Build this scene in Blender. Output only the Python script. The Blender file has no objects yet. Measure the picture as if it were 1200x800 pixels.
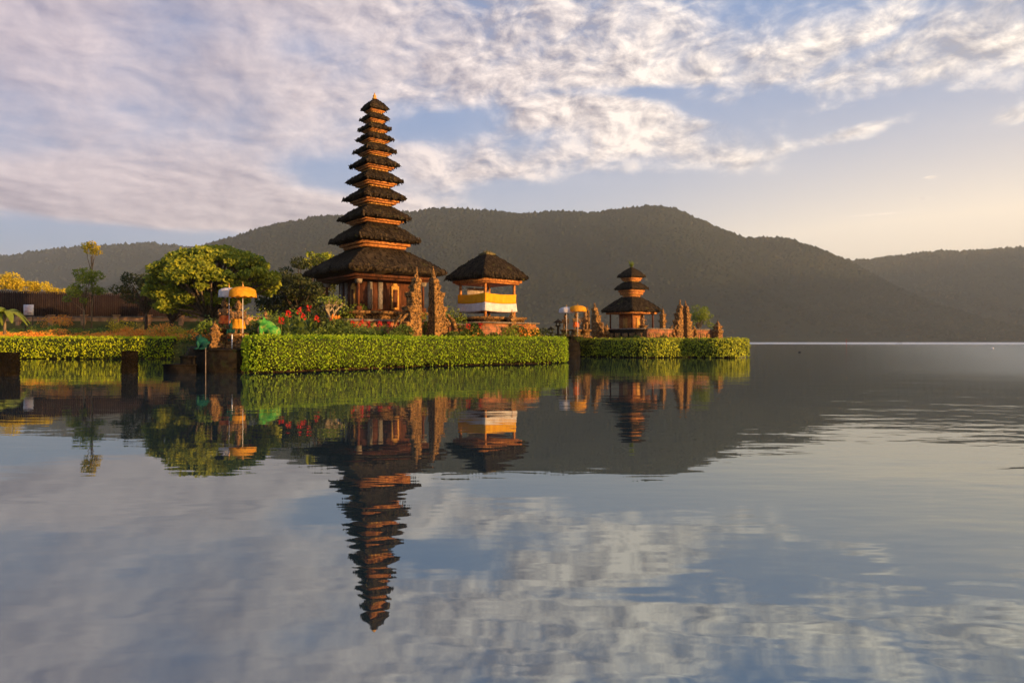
import bpy, math, random
import numpy as np
from mathutils import Vector, Matrix
random.seed(7); rng = np.random.default_rng(11)
sc = bpy.context.scene
R = math.radians
H_EYE = 1.6
F = 800.0                                   # focal length in photo pixels (24 mm on 36 mm)

# ---------------------------------------------------------------- camera
cam = bpy.data.objects.new('camera', bpy.data.cameras.new('camera'))
sc.collection.objects.link(cam); sc.camera = cam
cam.location = (0, 0, H_EYE); cam.rotation_euler = (R(90), 0, 0)
cam.data.sensor_width = 36; cam.data.lens = 24.0
cam.data.clip_start = 0.1; cam.data.clip_end = 20000

# ---------------------------------------------------------------- sun + view
SUN_AZ = math.atan2(0.85, -0.53)            # bearing from +Y towards +X
SUN_EL = R(7.5)
sd = Vector((math.sin(SUN_AZ)*math.cos(SUN_EL), math.cos(SUN_AZ)*math.cos(SUN_EL), math.sin(SUN_EL)))
sl = bpy.data.lights.new('sun', 'SUN'); sun = bpy.data.objects.new('sun', sl)
sc.collection.objects.link(sun)
sun.rotation_euler = sd.to_track_quat('Z', 'Y').to_euler()
sl.energy = 5.0; sl.angle = R(0.6); sl.color = (1.0, 0.58, 0.23)
sc.view_settings.view_transform = 'Standard'; sc.view_settings.look = 'None'
sc.view_settings.gamma = 1.0; sc.view_settings.exposure = 0.92
sc.view_settings.use_curve_mapping = False
sc.render.engine = 'CYCLES'
sc.cycles.max_bounces = 6; sc.cycles.volume_bounces = 1; sc.cycles.transparent_max_bounces = 8
sc.cycles.caustics_reflective = False; sc.cycles.caustics_refractive = False

# ---------------------------------------------------------------- node helpers
class S:
    """a socket with arithmetic"""
    def __init__(s, nt, sock): s.nt = nt; s.k = sock
    def _m(s, op, *a, clamp=False):
        n = s.nt.nodes.new('ShaderNodeMath'); n.operation = op; n.use_clamp = clamp
        for i, x in enumerate((s,)+a):
            if isinstance(x, S): s.nt.links.new(x.k, n.inputs[i])
            else: n.inputs[i].default_value = x
        return S(s.nt, n.outputs[0])
    def __add__(s, o): return s._m('ADD', o)
    __radd__ = __add__
    def __sub__(s, o): return s._m('SUBTRACT', o)
    def __mul__(s, o): return s._m('MULTIPLY', o)
    __rmul__ = __mul__
    def __truediv__(s, o): return s._m('DIVIDE', o)
    def pw(s, o): return s._m('POWER', o)
    def exp(s): return s._m('EXPONENT')
    def mx(s, o): return s._m('MAXIMUM', o)
    def mn(s, o): return s._m('MINIMUM', o)
    def sat(s): return s._m('ADD', 0.0, clamp=True)
    def step(s, a, b):
        n = s.nt.nodes.new('ShaderNodeMapRange'); n.interpolation_type = 'SMOOTHSTEP'
        s.nt.links.new(s.k, n.inputs[0]); n.inputs[1].default_value = a; n.inputs[2].default_value = b
        return S(s.nt, n.outputs[0])
def mixc(nt, f, a, b, mode='MIX'):
    n = nt.nodes.new('ShaderNodeMix'); n.data_type = 'RGBA'; n.blend_type = mode; n.clamp_factor = True
    for i, x in ((0, f), (6, a), (7, b)):
        if isinstance(x, S): nt.links.new(x.k, n.inputs[i])
        elif i == 0: n.inputs[0].default_value = x
        else: n.inputs[i].default_value = (*x, 1)
    return S(nt, n.outputs[2])
def comb(nt, x, y, z):
    n = nt.nodes.new('ShaderNodeCombineXYZ')
    for i, q in enumerate((x, y, z)):
        if isinstance(q, S): nt.links.new(q.k, n.inputs[i])
        else: n.inputs[i].default_value = q
    return S(nt, n.outputs[0])
def noise(nt, vec, scale, detail=4, rough=0.55, dist=0.0, out=0):
    n = nt.nodes.new('ShaderNodeTexNoise'); n.inputs['Scale'].default_value = scale
    n.inputs['Detail'].default_value = detail; n.inputs['Roughness'].default_value = rough
    n.inputs['Distortion'].default_value = dist
    if vec is not None: nt.links.new(vec.k, n.inputs['Vector'])
    return S(nt, n.outputs[out])

# ---------------------------------------------------------------- sky
w = bpy.data.worlds.new('World'); sc.world = w; w.use_nodes = True
nt = w.node_tree; nt.nodes.clear()
sky = nt.nodes.new('ShaderNodeTexSky'); sky.sky_type = 'NISHITA'; sky.sun_disc = False
sky.sun_elevation = SUN_EL; sky.sun_rotation = SUN_AZ
sky.altitude = 1200; sky.air_density = 1.0; sky.dust_density = 1.2; sky.ozone_density = 2.5
SKY = S(nt, sky.outputs[0])
tc = nt.nodes.new('ShaderNodeTexCoord')
sp = nt.nodes.new('ShaderNodeSeparateXYZ'); nt.links.new(tc.outputs['Generated'], sp.inputs[0])
dx, dy, dz = (S(nt, sp.outputs[i]) for i in range(3))
hor = (dx*dx + dy*dy)._m('SQRT')
az = dx._m('ARCTAN2', dy); el = dz._m('ARCTAN2', hor)
def azel(px, py):
    u = (px-600)/F; v = (400-py)/F; a = math.atan(u); return a, math.atan(v*math.cos(a))
def blob(px, py, rx, ry, wgt, tilt=0.0):
    a, e = azel(px, py)
    X = az - a; Y = el - e
    c, s_ = math.cos(tilt), math.sin(tilt)
    p = (X*c + Y*s_)*(F/rx); q = (Y*c - X*s_)*(F/ry)
    return ((p*p + q*q)*-1.0).exp()*wgt
zz = dz.mx(0.0) + 0.10
P = comb(nt, dx/zz*1.0, dy/zz*0.66, 0.0)
# slow warp
wv = noise(nt, P, 0.55, 3, 0.5, 0.0, 1)
vm = nt.nodes.new('ShaderNodeVectorMath'); vm.operation = 'MULTIPLY_ADD'
nt.links.new(wv.k, vm.inputs[0]); vm.inputs[1].default_value = (0.9, 0.9, 0.9); nt.links.new(P.k, vm.inputs[2])
PW = S(nt, vm.outputs[0])
def offs(v, o):
    n = nt.nodes.new('ShaderNodeVectorMath'); n.operation = 'ADD'; nt.links.new(v.k, n.inputs[0]); n.inputs[1].default_value = o
    return S(nt, n.outputs[0])
mp = nt.nodes.new('ShaderNodeMapping'); nt.links.new(PW.k, mp.inputs[0])
mp.inputs['Rotation'].default_value = (0, 0, R(-28)); mp.inputs['Scale'].default_value = (0.8, 1.25, 1)
PM = S(nt, mp.outputs[0])
fine = az.step(-0.40, 0.05)*0.68 + 0.32
def dens(v, oa, oe):
    q = comb(nt, az + oa, (el + oe)*1.7, 0.0)
    return noise(nt, v, 0.8, 5, 0.52)*0.48 + (noise(nt, v, 3.0, 4, 0.58)*0.24 + noise(nt, q, 15.0, 6, 0.62, 0.3)*0.34 - 0.29)*fine + 0.26
d0 = dens(PM, 0.0, 0.0)
d1 = dens(offs(PM, (0.055, -0.05, 0)), 0.010, 0.006)
bias = blob(180, 80, 400, 170, 0.10) + blob(560, 30, 420, 80, 0.08) + blob(60, 190, 330, 50, 0.07) + blob(90, 238, 240, 16, 0.16) + blob(280, 262, 90, 8, 0.10)
bias = bias + blob(740, 150, 190, 60, 0.15, -0.12) + blob(1080, 50, 240, 60, 0.13) + blob(540, 205, 150, 34, 0.11)
bias = bias + blob(300, 232, 220, 22, 0.10) + blob(880, 196, 110, 20, 0.17, -0.25) + blob(1000, 155, 90, 9, 0.16, 0.16) + blob(1185, 138, 50, 12, 0.2)
bias = bias + blob(395, 205, 70, 24, -0.22) + blob(510, 146, 60, 15, -0.24, 0.15) + blob(750, 108, 90, 7, -0.16, -0.05) + blob(620, 168, 60, 20, -0.10) + blob(700, 236, 150, 18, -0.2) + blob(600, 222, 60, 12, -0.12)
bias = bias + blob(1010, 215, 300, 55, -0.30) + blob(1060, 125, 120, 22, -0.14) + blob(1080, 285, 300, 50, -0.35) + blob(120, 285, 260, 16, -0.20) + blob(240, 25, 90, 40, -0.07) + blob(900, 15, 70, 22, -0.10)
bias = bias + blob(1080, 233, 15, 3, 0.50) + blob(1030, 251, 60, 2.5, 0.50) + blob(1090, 208, 9, 2.5, 0.52)
bias = bias + blob(820, 128, 60, 9, -0.16, -0.3) + blob(905, 118, 45, 12, -0.16) + blob(1010, 60, 50, 8, -0.10, 0.3) + blob(380, 60, 60, 20, -0.07)
dd = d0 + bias
cover = dd.step(0.47, 0.66)
veil = noise(nt, PM, 0.35, 5, 0.5)
veil = (veil + bias*0.8).step(0.35, 0.75)
alpha = (cover*0.88 + veil*0.12).sat()
light = ((d0 - d1)*10.0 + 0.62 + (dd - 0.60)*-1.2 + (el - 0.28)*-1.3).sat()
# towards the sun clouds get warmer and brighter
side = az.step(-0.75, 0.75)
shade_c = mixc(nt, side, (2.3, 2.1, 3.0), (3.4, 3.2, 3.4))
lit_c = mixc(nt, side, (7.0, 5.9, 6.1), (11.2, 9.8, 8.3))
cloud = mixc(nt, light, shade_c, lit_c)
base = mixc(nt, 0.82, SKY, (0.9, 2.25, 4.9))
warm = mixc(nt, side, (4.1, 4.8, 6.0), (9.4, 8.1, 6.6))
hz = ((el*-8.5) + 0.35 + side*1.0 + (side*-1.0 + 1.0)*0.25).exp()
base = mixc(nt, hz.sat(), base, warm)
final = mixc(nt, alpha, base, cloud)
bg = nt.nodes.new('ShaderNodeBackground'); nt.links.new(final.k, bg.inputs[0]); bg.inputs[1].default_value = 0.075
wo = nt.nodes.new('ShaderNodeOutputWorld'); nt.links.new(bg.outputs[0], wo.inputs[0])

# ---------------------------------------------------------------- mesh builder
class MB:
    def __init__(s): s.v = []; s.f = []; s.n = 0
    def add(s, V, Fc):
        V = np.asarray(V, float).reshape(-1, 3)
        s.v.append(V); b = s.n
        s.f.extend([tuple(int(i)+b for i in q) for q in Fc]); s.n += len(V); return s
    def box(s, c, d, rz=0.0, taper=1.0, rx=0.0, ry=0.0):
        x, y, z = d[0]/2, d[1]/2, d[2]/2; t = taper
        V = np.array([(-x,-y,-z),(x,-y,-z),(x,y,-z),(-x,y,-z),(-x*t,-y*t,z),(x*t,-y*t,z),(x*t,y*t,z),(-x*t,y*t,z)])
        M = np.array((Matrix.Rotation(rz,3,'Z') @ Matrix.Rotation(ry,3,'Y') @ Matrix.Rotation(rx,3,'X')))
        return s.add(V @ M.T + np.array(c), [(0,3,2,1),(4,5,6,7),(0,1,5,4),(1,2,6,5),(2,3,7,6),(3,0,4,7)])
    def rings(s, rings, cap0=True, cap1=True):
        n = len(rings[0]); V = np.concatenate(rings); Fc = []
        for i in range(len(rings)-1):
            for j in range(n):
                k = (j+1) % n; Fc.append((i*n+j, i*n+k, (i+1)*n+k, (i+1)*n+j))
        if cap0: Fc.append(tuple(range(n-1, -1, -1)))
        if cap1: Fc.append(tuple((len(rings)-1)*n+j for j in range(n)))
        return s.add(V, Fc)
    def lathe(s, prof, c=(0,0,0), n=16):
        a = np.arange(n)/n*2*math.pi
        return s.rings([np.stack([c[0]+r*np.cos(a), c[1]+r*np.sin(a), np.full(n, c[2]+z)], 1) for r, z in prof])
    def sq(s, prof, c=(0,0,0), per=1, jit=0.0, rz=0.0, rnd=0.0, asp=1.0):
        """square lathe: profile of (half, z)"""
        per = max(per, 1); out = []
        t = np.linspace(-1, 1, per+1)[:-1]
        ring = np.concatenate([np.stack([t, -np.ones(per)],1), np.stack([np.ones(per), t],1), np.stack([-t, np.ones(per)],1), np.stack([-np.ones(per), -t],1)])
        if rnd: 
            l = np.linalg.norm(ring, axis=1, keepdims=True); ring = ring*(1-rnd) + ring/l*1.15*rnd
        cr, sr = math.cos(rz), math.sin(rz)
        for h, z in prof:
            q = ring*h*(1+jit*rng.normal(size=(len(ring),1))); q[:,0] *= asp
            zz_ = z + jit*h*0.8*rng.normal(size=len(ring))
            out.append(np.stack([c[0]+q[:,0]*cr-q[:,1]*sr, c[1]+q[:,0]*sr+q[:,1]*cr, c[2]+zz_],1))
        return s.rings(out)
    def tube(s, pts, rad, n=8):
        pts = [Vector(p) for p in pts]; rings = []
        for i, p in enumerate(pts):
            d = (pts[min(i+1, len(pts)-1)] - pts[max(i-1, 0)]).normalized()
            a = Vector((0,0,1)) if abs(d.z) < 0.9 else Vector((1,0,0))
            u = d.cross(a).normalized(); v = d.cross(u).normalized()
            r = rad[i] if hasattr(rad, '__len__') else rad
            rings.append(np.array([p + u*math.cos(k/n*2*math.pi)*r + v*math.sin(k/n*2*math.pi)*r for k in range(n)]))
        return s.rings(rings)
    def ell(s, c, r, n=12, m=8, rot=None):
        V = []; 
        for i in range(1, m):
            th = math.pi*i/m
            for j in range(n):
                ph = 2*math.pi*j/n; V.append((math.sin(th)*math.cos(ph)*r[0], math.sin(th)*math.sin(ph)*r[1], -math.cos(th)*r[2]))
        V.append((0,0,-r[2])); V.append((0,0,r[2])); b = (m-1)*n; Fc = []
        for i in range(m-2):
            for j in range(n):
                k = (j+1)%n; Fc.append((i*n+j, i*n+k, (i+1)*n+k, (i+1)*n+j))
        for j in range(n):
            k = (j+1)%n; Fc.append((b, k, j)); Fc.append((b+1, (m-2)*n+j, (m-2)*n+k))
        V = np.array(V)
        if rot is not None: V = V @ np.array(rot.to_3x3() if hasattr(rot,'to_3x3') else rot).T
        return s.add(V + np.array(c), Fc)
    def leaves(s, pts, size, nrm=None, aspect=0.55, spread=0.9):
        n = len(pts)
        d = rng.normal(size=(n,3))
        if nrm is not None: d = d*spread + nrm
        d /= np.linalg.norm(d, axis=1, keepdims=True)+1e-9
        r = rng.normal(size=(n,3)); u = np.cross(d, r); u /= np.linalg.norm(u, axis=1, keepdims=True)+1e-9
        v = np.cross(d, u); L = size*(0.6+0.8*rng.random((n,1)))
        a = pts+u*L*0.5; c = pts-u*L*0.5; b = pts+v*L*aspect*0.5; e = pts-v*L*aspect*0.5
        V = np.stack([a,b,c,e],1).reshape(-1,3); base_ = s.n
        s.v.append(V); idx = (np.arange(n*4).reshape(-1,4)+base_)
        s.f.extend(map(tuple, idx.tolist())); s.n += n*4; return s
    def build(s, name, mat, parent=None, smooth=False, loc=None, rotz=0.0, label=None):
        me = bpy.data.meshes.new(name)
        V = np.concatenate(s.v).astype(np.float32)
        lens = np.fromiter((len(f) for f in s.f), dtype=np.int32, count=len(s.f))
        flat = np.fromiter((i for f in s.f for i in f), dtype=np.int32, count=int(lens.sum()))
        me.vertices.add(len(V)); me.vertices.foreach_set('co', V.ravel())
        me.loops.add(len(flat)); me.loops.foreach_set('vertex_index', flat)
        me.polygons.add(len(lens))
        me.polygons.foreach_set('loop_start', np.concatenate([[0], np.cumsum(lens)[:-1]]).astype(np.int32))
        me.update(calc_edges=True); me.validate()
        if smooth: me.polygons.foreach_set('use_smooth', [True]*len(me.polygons))
        me.materials.append(mat)
        o = bpy.data.objects.new(name, me); sc.collection.objects.link(o)
        if parent is not None: o.parent = parent
        if loc is not None: o.location = loc
        o.rotation_euler = (0,0,rotz)
        if label: o['label'] = label
        return o
def thing(name, label, cat, loc=(0,0,0), rotz=0.0, group=None):
    o = bpy.data.objects.new(name, None); sc.collection.objects.link(o); o.empty_display_size = 0.3
    o.location = loc; o.rotation_euler = (0,0,rotz); o['label'] = label; o['category'] = cat
    if group: o['group'] = group
    return o
def tag(o, label=None, cat=None, group=None, kind=None):
    for k, v in (('label',label),('category',cat),('group',group),('kind',kind)):
        if v: o[k] = v
    return o
def copy_thing(root, loc=None, rotz=None, label=None, scale=None):
    r = root.copy(); sc.collection.objects.link(r)
    if loc is not None: r.location = loc
    if rotz is not None: r.rotation_euler = (0,0,rotz)
    if scale is not None: r.scale = (scale,)*3
    if label: r['label'] = label
    for ch in [c for c in bpy.data.objects if c.parent == root]:
        c = ch.copy(); sc.collection.objects.link(c); c.parent = r
        for g in [q for q in bpy.data.objects if q.parent == ch]:
            d = g.copy(); sc.collection.objects.link(d); d.parent = c
    return r
def at(px, D, z=0.0): return ((px-600)/F*D, D, z)
def zat(py, D): return H_EYE + (400-py)/F*D

# ---------------------------------------------------------------- materials
def mat(name, col, col2=None, scale=6, rough=0.8, bump=0.0, bscale=None, stretch=(1,1,1), contrast=(0.35,0.65), spec=0.08, detail=5, third=None, tscale=2, tcon=(0.55,0.7), metal=0.0, trans=0.0, island=0.0):
    m = bpy.data.materials.new(name); m.use_nodes = True; nt = m.node_tree
    b = nt.nodes['Principled BSDF']; b.inputs['Roughness'].default_value = rough
    b.inputs['Specular IOR Level'].default_value = spec; b.inputs['Metallic'].default_value = metal
    t = nt.nodes.new('ShaderNodeTexCoord'); mp = nt.nodes.new('ShaderNodeMapping')
    nt.links.new(t.outputs['Object'], mp.inputs[0]); mp.inputs['Scale'].default_value = stretch
    V = S(nt, mp.outputs[0])
    c = None
    if col2 is not None:
        f = noise(nt, V, scale, detail).step(*contrast)
        if island:
            g = nt.nodes.new('ShaderNodeNewGeometry'); f = (f*(1-island) + S(nt, g.outputs['Random Per Island'])*island).sat()
        c = mixc(nt, f, col, col2)
    if third is not None:
        f = noise(nt, S(nt, t.outputs['Object']), tscale, 5, 0.65).step(*tcon); c = mixc(nt, f, c, third)
    if c is not None: nt.links.new(c.k, b.inputs['Base Color'])
    else: b.inputs['Base Color'].default_value = (*col, 1)
    if bump:
        n = noise(nt, V, bscale or scale*2, 5, 0.6); bn = nt.nodes.new('ShaderNodeBump')
        bn.inputs['Strength'].default_value = 1.0; bn.inputs['Distance'].default_value = bump
        nt.links.new(n.k, bn.inputs['Height']); nt.links.new(bn.outputs[0], b.inputs['Normal'])
    if trans:
        tr = nt.nodes.new('ShaderNodeBsdfTranslucent'); mx_ = nt.nodes.new('ShaderNodeMixShader'); mx_.inputs[0].default_value = trans
        if c is not None: nt.links.new(c.k, tr.inputs[0])
        else: tr.inputs[0].default_value = (*col, 1)
        nt.links.new(b.outputs[0], mx_.inputs[1]); nt.links.new(tr.outputs[0], mx_.inputs[2])
        nt.links.new(mx_.outputs[0], nt.nodes['Material Output'].inputs[0])
    return m
def leafmat(name, a, b_, sc_=0.8, tr=0.35, third=None): return mat(name, a, b_, scale=sc_, rough=0.6, spec=0.25, trans=tr, island=0.55, contrast=(0.3,0.7), third=third, tscale=0.7)
THATCH = mat('thatch', (0.008,0.006,0.005), (0.085,0.060,0.034), scale=7, rough=0.95, bump=0.12, bscale=10, stretch=(2.2,2.2,0.45), spec=0.05, third=(0.11,0.105,0.028), tscale=1.6, tcon=(0.60,0.72), island=0.8)
RIDGE = mat('ridge_moss', (0.11,0.10,0.03), (0.20,0.15,0.07), scale=8, rough=0.95, bump=0.05)
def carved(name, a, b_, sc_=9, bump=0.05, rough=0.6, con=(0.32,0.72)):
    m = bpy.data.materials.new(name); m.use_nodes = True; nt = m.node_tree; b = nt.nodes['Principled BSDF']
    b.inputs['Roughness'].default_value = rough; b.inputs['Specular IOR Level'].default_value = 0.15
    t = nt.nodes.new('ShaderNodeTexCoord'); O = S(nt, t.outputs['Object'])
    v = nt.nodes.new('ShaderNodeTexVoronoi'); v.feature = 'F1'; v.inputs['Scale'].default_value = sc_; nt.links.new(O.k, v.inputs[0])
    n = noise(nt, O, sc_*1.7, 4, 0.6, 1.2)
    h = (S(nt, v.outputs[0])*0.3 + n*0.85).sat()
    nt.links.new(mixc(nt, h.step(*con), b_, a).k, b.inputs['Base Color'])  # hollows darker, raised parts brighter: relief shade and highlights put into the colour
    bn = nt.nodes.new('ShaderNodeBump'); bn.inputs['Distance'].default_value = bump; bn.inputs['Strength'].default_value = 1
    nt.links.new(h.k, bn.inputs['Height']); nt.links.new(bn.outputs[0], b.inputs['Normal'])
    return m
WOOD = carved('carved_orange_wood', (0.55,0.22,0.06), (0.16,0.05,0.02), 7, 0.06)
BEAM = mat('orange_beam', (0.60,0.25,0.07), (0.30,0.11,0.035), scale=6, rough=0.6, bump=0.01)
DARKWOOD = mat('red_brown_wood', (0.14,0.050,0.022), (0.06,0.024,0.013), scale=4, rough=0.65, bump=0.02, stretch=(3,3,0.5))
GOLD = carved('gilded_carving', (0.75,0.42,0.10), (0.28,0.08,0.02), 12, 0.04)
STATUE = carved('carved_statue_stone', (0.36,0.20,0.08), (0.045,0.03,0.018), 8, 0.08, 0.9, (0.38,0.74))
GREYWOOD = carved('weathered_carving', (0.25,0.22,0.19), (0.10,0.07,0.055), 9, 0.06)
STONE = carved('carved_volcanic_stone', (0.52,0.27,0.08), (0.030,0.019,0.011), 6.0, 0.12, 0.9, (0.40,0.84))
STONED = mat('dark_stone', (0.006,0.005,0.004), (0.017,0.013,0.009), scale=2.5, rough=0.9, bump=0.05, third=(0.010,0.015,0.006), tscale=1.2)
SLAB = mat('pale_stone_edge', (0.28,0.22,0.16), (0.14,0.11,0.08), scale=3, rough=0.85, bump=0.02)
def brickmat(name, a, b_, mort):
    m = bpy.data.materials.new(name); m.use_nodes = True; nt = m.node_tree; b = nt.nodes['Principled BSDF']; b.inputs['Roughness'].default_value = 0.85
    t = nt.nodes.new('ShaderNodeTexCoord'); sx = nt.nodes.new('ShaderNodeSeparateXYZ'); nt.links.new(t.outputs['Object'], sx.inputs[0])
    v = comb(nt, S(nt, sx.outputs[0]) + S(nt, sx.outputs[1]), S(nt, sx.outputs[2]), 0.0)
    k = nt.nodes.new('ShaderNodeTexBrick'); nt.links.new(v.k, k.inputs[0]); k.inputs['Scale'].default_value = 1.0
    k.inputs['Brick Width'].default_value = 0.34; k.inputs['Row Height'].default_value = 0.12; k.inputs['Mortar Size'].default_value = 0.012
    k.inputs[1].default_value = (*a,1); k.inputs[2].default_value = (*b_,1); k.inputs[3].default_value = (*mort,1)
    n = noise(nt, S(nt, t.outputs['Object']), 2.2, 6, 0.65).step(0.4, 0.68)
    c = mixc(nt, n*0.92, S(nt, k.outputs[0]), (0.10,0.065,0.035)); nt.links.new(c.k, b.inputs['Base Color'])
    bn = nt.nodes.new('ShaderNodeBump'); bn.inputs['Distance'].default_value = 0.03
    nt.links.new((n*0.5 + S(nt, k.outputs[1])*-1.0).k, bn.inputs['Height']); nt.links.new(bn.outputs[0], b.inputs['Normal'])
    return m
BRICK = brickmat('orange_brick', (0.58,0.20,0.06), (0.44,0.14,0.045), (0.30,0.17,0.09))
TANWALL = mat('tan_stone_wall', (0.52,0.28,0.12), (0.28,0.15,0.07), scale=1.6, rough=0.9, bump=0.05)
HEDGE = leafmat('hedge_leaves', (0.13,0.26,0.010), (0.46,0.60,0.02), 1.3, 0.4)
HEDGEL = leafmat('left_hedge_leaves', (0.34,0.48,0.01), (0.75,0.78,0.02), 0.8, 0.45)
HEDGER = leafmat('right_hedge_leaves', (0.07,0.13,0.01), (0.60,0.62,0.02), 0.9, 0.12)
LEAFB = leafmat('broad_leaves', (0.05,0.12,0.01), (0.50,0.50,0.035), 0.6, 0.35)
LEAFD = leafmat('dark_leaves', (0.015,0.028,0.007), (0.085,0.095,0.018), 0.7, 0.2)
LEAFY = leafmat('golden_leaves', (0.40,0.33,0.02), (0.80,0.60,0.04), 0.6, 0.4)
LEAFG = leafmat('fresh_leaves', (0.07,0.14,0.015), (0.34,0.38,0.04), 0.9, 0.35)
LEAFS = leafmat('scrub_leaves', (0.03,0.065,0.012), (0.15,0.20,0.03), 0.8, 0.3)
ORANGEF = leafmat('orange_flowers', (0.85,0.22,0.03), (0.85,0.50,0.06), 0.8, 0.35, third=(0.30,0.34,0.03))
REDF = leafmat('red_petals', (0.42,0.015,0.012), (0.62,0.04,0.02), 2, 0.3)
BARK = mat('bark', (0.12,0.085,0.05), (0.25,0.19,0.12), scale=6, rough=0.9, bump=0.04, stretch=(1,1,0.3))
BARKD = mat('dark_bark', (0.05,0.035,0.025), (0.10,0.075,0.05), scale=6, rough=0.9, bump=0.04)
GREEN = mat('green_paint', (0.03,0.20,0.03), (0.09,0.32,0.05), scale=4, rough=0.7, bump=0.03, third=(0.30,0.33,0.06), tscale=3, tcon=(0.52,0.66))
TEAL = mat('turquoise_paint', (0.01,0.08,0.055), (0.01,0.04,0.03), scale=3, rough=0.55)
BELLY = mat('cream_belly_paint', (0.50,0.33,0.14), (0.30,0.15,0.08), scale=6, rough=0.6, stretch=(1,1,3))
BLACKP = mat('black_paint', (0.02,0.02,0.02), rough=0.4)
YCLOTH = mat('yellow_cloth', (0.85,0.46,0.02), (0.78,0.38,0.02), scale=3, rough=0.8, bump=0.02, trans=0.25)
WCLOTH = mat('white_cloth', (0.80,0.74,0.70), (0.70,0.62,0.58), scale=3, rough=0.8, bump=0.02, trans=0.25)
OCLOTH = mat('orange_cloth', (0.80,0.34,0.02), (0.86,0.44,0.04), scale=6, rough=0.8, trans=0.35)
REDCLOTH = mat('red_cloth', (0.5,0.06,0.02), (0.62,0.18,0.04), scale=5, rough=0.8)
WHITEP = mat('white_paint', (0.75,0.72,0.70), (0.62,0.58,0.55), scale=3, rough=0.5)
REDP = mat('red_paint', (0.40,0.10,0.08), rough=0.5)
EARTH = mat('earth', (0.05,0.03,0.018), (0.02,0.018,0.01), scale=1.2, rough=0.95, bump=0.05)
TURF = mat('turf', (0.06,0.075,0.015), (0.14,0.11,0.03), scale=1.0, rough=0.95, bump=0.05)
MOSSY = mat('mossy_pillar_stone', (0.005,0.004,0.003), (0.014,0.010,0.006), scale=5, rough=0.95, bump=0.10, third=(0.018,0.018,0.006), tscale=3)

# ---------------------------------------------------------------- water
def water_mat():
    m = bpy.data.materials.new('lake_water'); m.use_nodes = True; nt = m.node_tree; b = nt.nodes['Principled BSDF']
    b.inputs['Base Color'].default_value = (0.02,0.034,0.036,1); b.inputs['IOR'].default_value = 4.0
    b.inputs['Specular Tint'].default_value = (0.92,1.0,0.97,1)
    g = nt.nodes.new('ShaderNodeNewGeometry'); sx = nt.nodes.new('ShaderNodeSeparateXYZ'); nt.links.new(g.outputs['Position'], sx.inputs[0])
    X, Y = S(nt, sx.outputs[0]), S(nt, sx.outputs[1])
    calm = noise(nt, comb(nt, X*0.03, Y*0.05, 0.0), 1.0, 3, 0.5).step(0.40, 0.62)
    right = ((X - Y*0.22)/ (Y*0.25 + 3.0)).sat()
    h = noise(nt, comb(nt, X*0.9, Y*2.2, 0.0), 1.0, 2, 0.45)*0.55 + noise(nt, comb(nt, X*0.22, Y*0.55, 3.0), 1.0, 2, 0.4)*1.6
    h = h + noise(nt, comb(nt, X*2.2, Y*6.0, 5.0), 1.0, 1, 0.4)*0.12
    amp = calm*0.5 + right*1.9 + 0.60
    bn = nt.nodes.new('ShaderNodeBump'); bn.inputs['Strength'].default_value = 1.0; bn.inputs['Distance'].default_value = 0.0062
    nt.links.new((h*amp).k, bn.inputs['Height']); nt.links.new(bn.outputs[0], b.inputs['Normal'])
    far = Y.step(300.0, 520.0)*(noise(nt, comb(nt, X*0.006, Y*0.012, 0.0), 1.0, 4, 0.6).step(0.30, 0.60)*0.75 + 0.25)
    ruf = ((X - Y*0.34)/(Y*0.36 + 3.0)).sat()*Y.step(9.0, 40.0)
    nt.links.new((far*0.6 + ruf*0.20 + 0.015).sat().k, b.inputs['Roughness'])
    nt.links.new(mixc(nt, far, (0.02,0.034,0.036), (0.60,0.57,0.54)).k, b.inputs['Base Color'])  # far strip paler: glare on the ruffled water put into the base colour
    return m
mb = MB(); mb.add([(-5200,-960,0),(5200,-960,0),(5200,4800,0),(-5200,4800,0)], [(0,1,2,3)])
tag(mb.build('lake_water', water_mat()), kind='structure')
mb = MB(); mb.add([(-5200,-960,-2.5),(5200,-960,-2.5),(5200,4800,-2.5),(-5200,4800,-2.5)], [(0,1,2,3)])
tag(mb.build('lake_bed', EARTH), kind='structure')

# ---------------------------------------------------------------- mountains
FOREST = mat('forest_floor', (0.013,0.019,0.010), (0.026,0.031,0.015), scale=0.012, rough=1.0, spec=0.0, detail=8, third=(0.045,0.045,0.022), tscale=0.006)
CANOPY = mat('forest_canopy', (0.014,0.021,0.011), (0.028,0.033,0.015), scale=0.008, rough=1.0, spec=0.0, island=0.35)
def nz1(x, seed, n=6, f0=1.0):
    r = np.random.default_rng(seed); out = np.zeros_like(x); 
    for i in range(n):
        out += np.sin(x*f0*1.9**i + r.random()*6.28)/1.7**i
    return out
def hill(pts, Db, Dr, seed, x0, x1):
    pts = sorted(pts); P_ = np.array(pts, float)
    px = np.arange(x0, x1, 6.0); ry = np.interp(px, P_[:,0], P_[:,1])
    k = np.ones(7)/7; ry = np.convolve(np.pad(ry, 3, 'edge'), k, 'valid') + nz1(px, seed, 5, 0.05)*0.8
    H = np.maximum((400-ry)/F*Dr, 0); X = (px-600)/F*Dr; T = np.linspace(0, 1.6, 40); rows = []
    for t in T:
        Yd = Db + (Dr-Db)*t
        if t <= 1: pr = (0.55*t+0.45*t*t)
        else: pr = 1-(t-1)*1.1
        gul = nz1(X*0.004+t*1.5, seed+3, 5)*0.085*math.sin(math.pi*min(t,1))*1.1
        rows.append(np.stack([X, np.full_like(X, Yd), np.maximum(H*(pr+gul) + (0 if t>0.02 else -3), -3)], 1))
    return np.array(rows), X, H
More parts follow.
